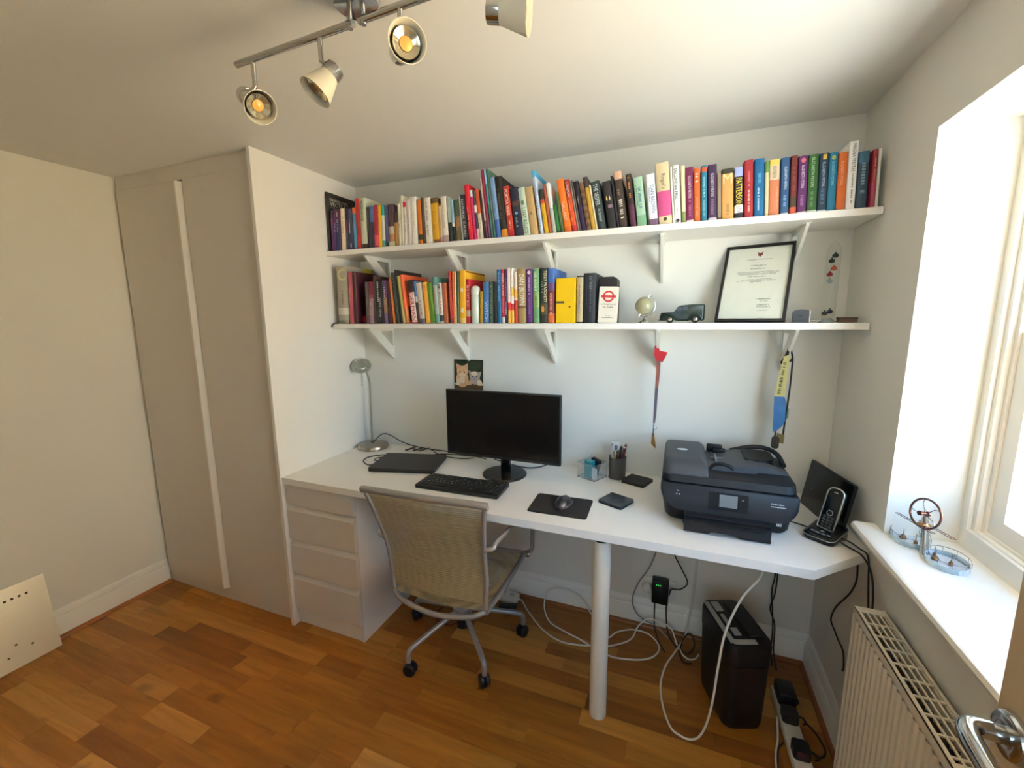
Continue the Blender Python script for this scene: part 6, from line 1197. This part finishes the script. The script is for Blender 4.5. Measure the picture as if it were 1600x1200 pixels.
# extension lead with plugs on the floor beside the shredder
es = thing('extension_lead', 'white extension socket strip on the floor beside the shredder', 'extension lead', (2.056, -.41, 0))
M = rotz(2.058, -.405, 0, 2)
b = MB(M); b.rbox(-.028, .028, -.185, .185, .001, .036, .007, 2); part('strip', b, WPL, es)
b = MB(M); b.rbox(-.006, .006, -.165, -.145, .035, .039, .001, 1); part('neon_switch', b, mat('neon_red', (230, 50, 30), .4, emit=(255, 50, 25), estr=2.5), es, 'lit red switch')
def plug(y, label, big):
    p = thing('black_plug', label, 'plug', tuple(M @ Vector((0, y, .036))))
    if big: b = MB(M @ Matrix.Translation((0, y, 0))); b.rbox(-.024, .036, -.038, .040, .0365, .085, .008, 2)
    else: b = MB(M @ Matrix.Translation((0, y, 0))); b.prism(rrect(-.025, .025, -.026, .026, .012), 'z', .0365, .066)
    part('plug_body', b, BLACKP, p)
    b = MB(M @ Matrix.Translation((0, y, 0))); b.tube([(.02, 0, .052), (.04, 0, .05), (.052, .004, .03), (.05, .02, .008)], .0032, 8, smooth=4); part('lead', b, BCAB, p)
plug(.130, 'big black plug adapter on the far end of the floor socket strip', True)
plug(.045, 'black plug in the middle of the floor socket strip', False)
plug(-.085, 'black plug nearest the lit red switch of the floor socket strip', False)
cable('cable', [(2.030, -.54, .02), (2.022, -.60, fz), (2.0, -.66, fz), (1.985, -.60, fz), (1.992, -.50, fz), (2.01, -.43, .012), (2.02, -.36, .03)], .0032, WCAB, 'white lead curling beside the floor socket strip')
cable('cable', [(2.025, -.44, .012), (2.005, -.47, fz), (1.99, -.56, fz), (2.0, -.66, fz+.004), (2.03, -.72, fz)], .003, BCAB, 'black lead on the floor beside the socket strip')
cable('cable', [(2.115, -.32, fz), (2.14, -.36, fz), (2.15, -.42, fz), (2.125, -.45, fz), (2.10, -.43, fz)], .0028, BCAB, 'black lead loop between the socket strip and the right skirting')
# white block with lead and adapter under the chair
b = MB(rotz(.882, -.075, 0, -8)); b.rbox(-.055, .050, -.028, .028, .001, .040, .005, 2); wb = solo('socket_block', b, WPL, 'white socket block on the floor by the back skirting behind the chair', 'extension lead', (.882, -.075, 0))
b = MB(rotz(.882, -.075, 0, -8))
for x in (-.03, .02): b.rbox(x-.012, x+.012, -.012, .012, .0395, .0408, .0004, 1)
part('outlet', b, mat('outlet_grey', (188, 186, 178), .5), wb)
b = MB(rotz(.905, -.150, 0, 20)); b.rbox(-.045, .045, -.022, .022, .001, .030, .005, 2); ab = solo('power_brick', b, BLACKP, 'black power brick on the floor in front of the white socket block', 'adapter', (.905, -.150, 0))
b = MB(); b.tube([(.862, -.165, .015), (.82, -.18, fz), (.74, -.16, fz), (.68, -.12, fz)], .0028, 8, smooth=5); part('lead', b, BCAB, ab)
b = MB(rotz(.492, -.215, 0, 30)); b.rbox(-.04, .04, -.022, .022, .001, .032, .005, 2); ab2 = solo('power_brick', b, BLACKP, 'black power brick on the floor against the drawer unit', 'adapter', (.492, -.215, 0))
b = MB(); b.tube([(.525, -.195, .015), (.56, -.19, fz), (.62, -.17, fz), (.70, -.18, fz)], .0028, 8, smooth=5); part('lead', b, BCAB, ab2)
cable('cable', [(.60, -.235, fz), (.585, -.285, fz), (.62, -.335, fz), (.68, -.345, fz), (.725, -.30, fz), (.735, -.24, .02), (.715, -.19, .01), (.66, -.2, fz)], .003, mat('dark_red_sheath', (104, 22, 20), .5), 'dark red cable loop on the floor under the chair')

# ------------------------------------------------------------------ steel sheet leaning on the left wall
stl = thing('steel_sheet', 'brushed steel sheet with a row of square slots leaning on the left wall', 'metal sheet', (-.9, -1.4, 0))
p_b = Vector((-.880, -1.064, .001)); p_t = Vector((-.957, -1.056, .327)); up = (p_t-p_b); Hs = up.length; ey = Vector((0, -1, 0)); upn = up.normalized()
ez = ey.cross(upn).normalized()
if ez.x < 0: ez = -ez
def SP(a, h, o=0): return tuple(p_b+ey*a+upn*h+ez*o)
STEEL = mat('brushed_steel', (216, 208, 190), .36, .82, var=.05, scale=12)
b = MB(); b.add([SP(0, 0, 0), SP(.62, 0, 0), SP(.62, Hs, 0), SP(0, Hs, 0), SP(0, 0, -.0018), SP(.62, 0, -.0018), SP(.62, Hs, -.0018), SP(0, Hs, -.0018)], [(0, 1, 2, 3), (7, 6, 5, 4), (0, 4, 5, 1), (1, 5, 6, 2), (2, 6, 7, 3), (3, 7, 4, 0)])
part('sheet', b, STEEL, stl, smooth=False)
HOLE = mat('slot_shadow', (20, 17, 14), .8)
for k in range(14):
    a = .062+.0215*k; b = MB(); b.add([SP(a-.0042, Hs*.845-.0045, .0004), SP(a+.0042, Hs*.845-.0045, .0004), SP(a+.0042, Hs*.845+.0045, .0004), SP(a-.0042, Hs*.845+.0045, .0004)], [(0, 1, 2, 3)]); part('slot', b, HOLE, stl, smooth=False)
for a, h in ((.082, .070), (.127, .095), (.155, .055), (.24, .08)):
    b = MB(); b.add([SP(a+.0045*math.cos(2*PI*k/14), h+.0045*math.sin(2*PI*k/14), .0004) for k in range(14)], [tuple(range(14))]); part('screw_hole', b, mat('screw_hole', (88, 80, 66), .5), stl, smooth=False)

b = MB(); b.tube([(.030, -.228, LZ+.003), (.024, -.240, LZ+.003), (.016, -.2445, LZ-.004), (.006, -.2445, LZ-.016)], .0025, 8, smooth=4); solo('strap', b, BCAB, 'short black strap end draped over the left end of the lower shelf', 'strap', (.03, -.228, LZ))
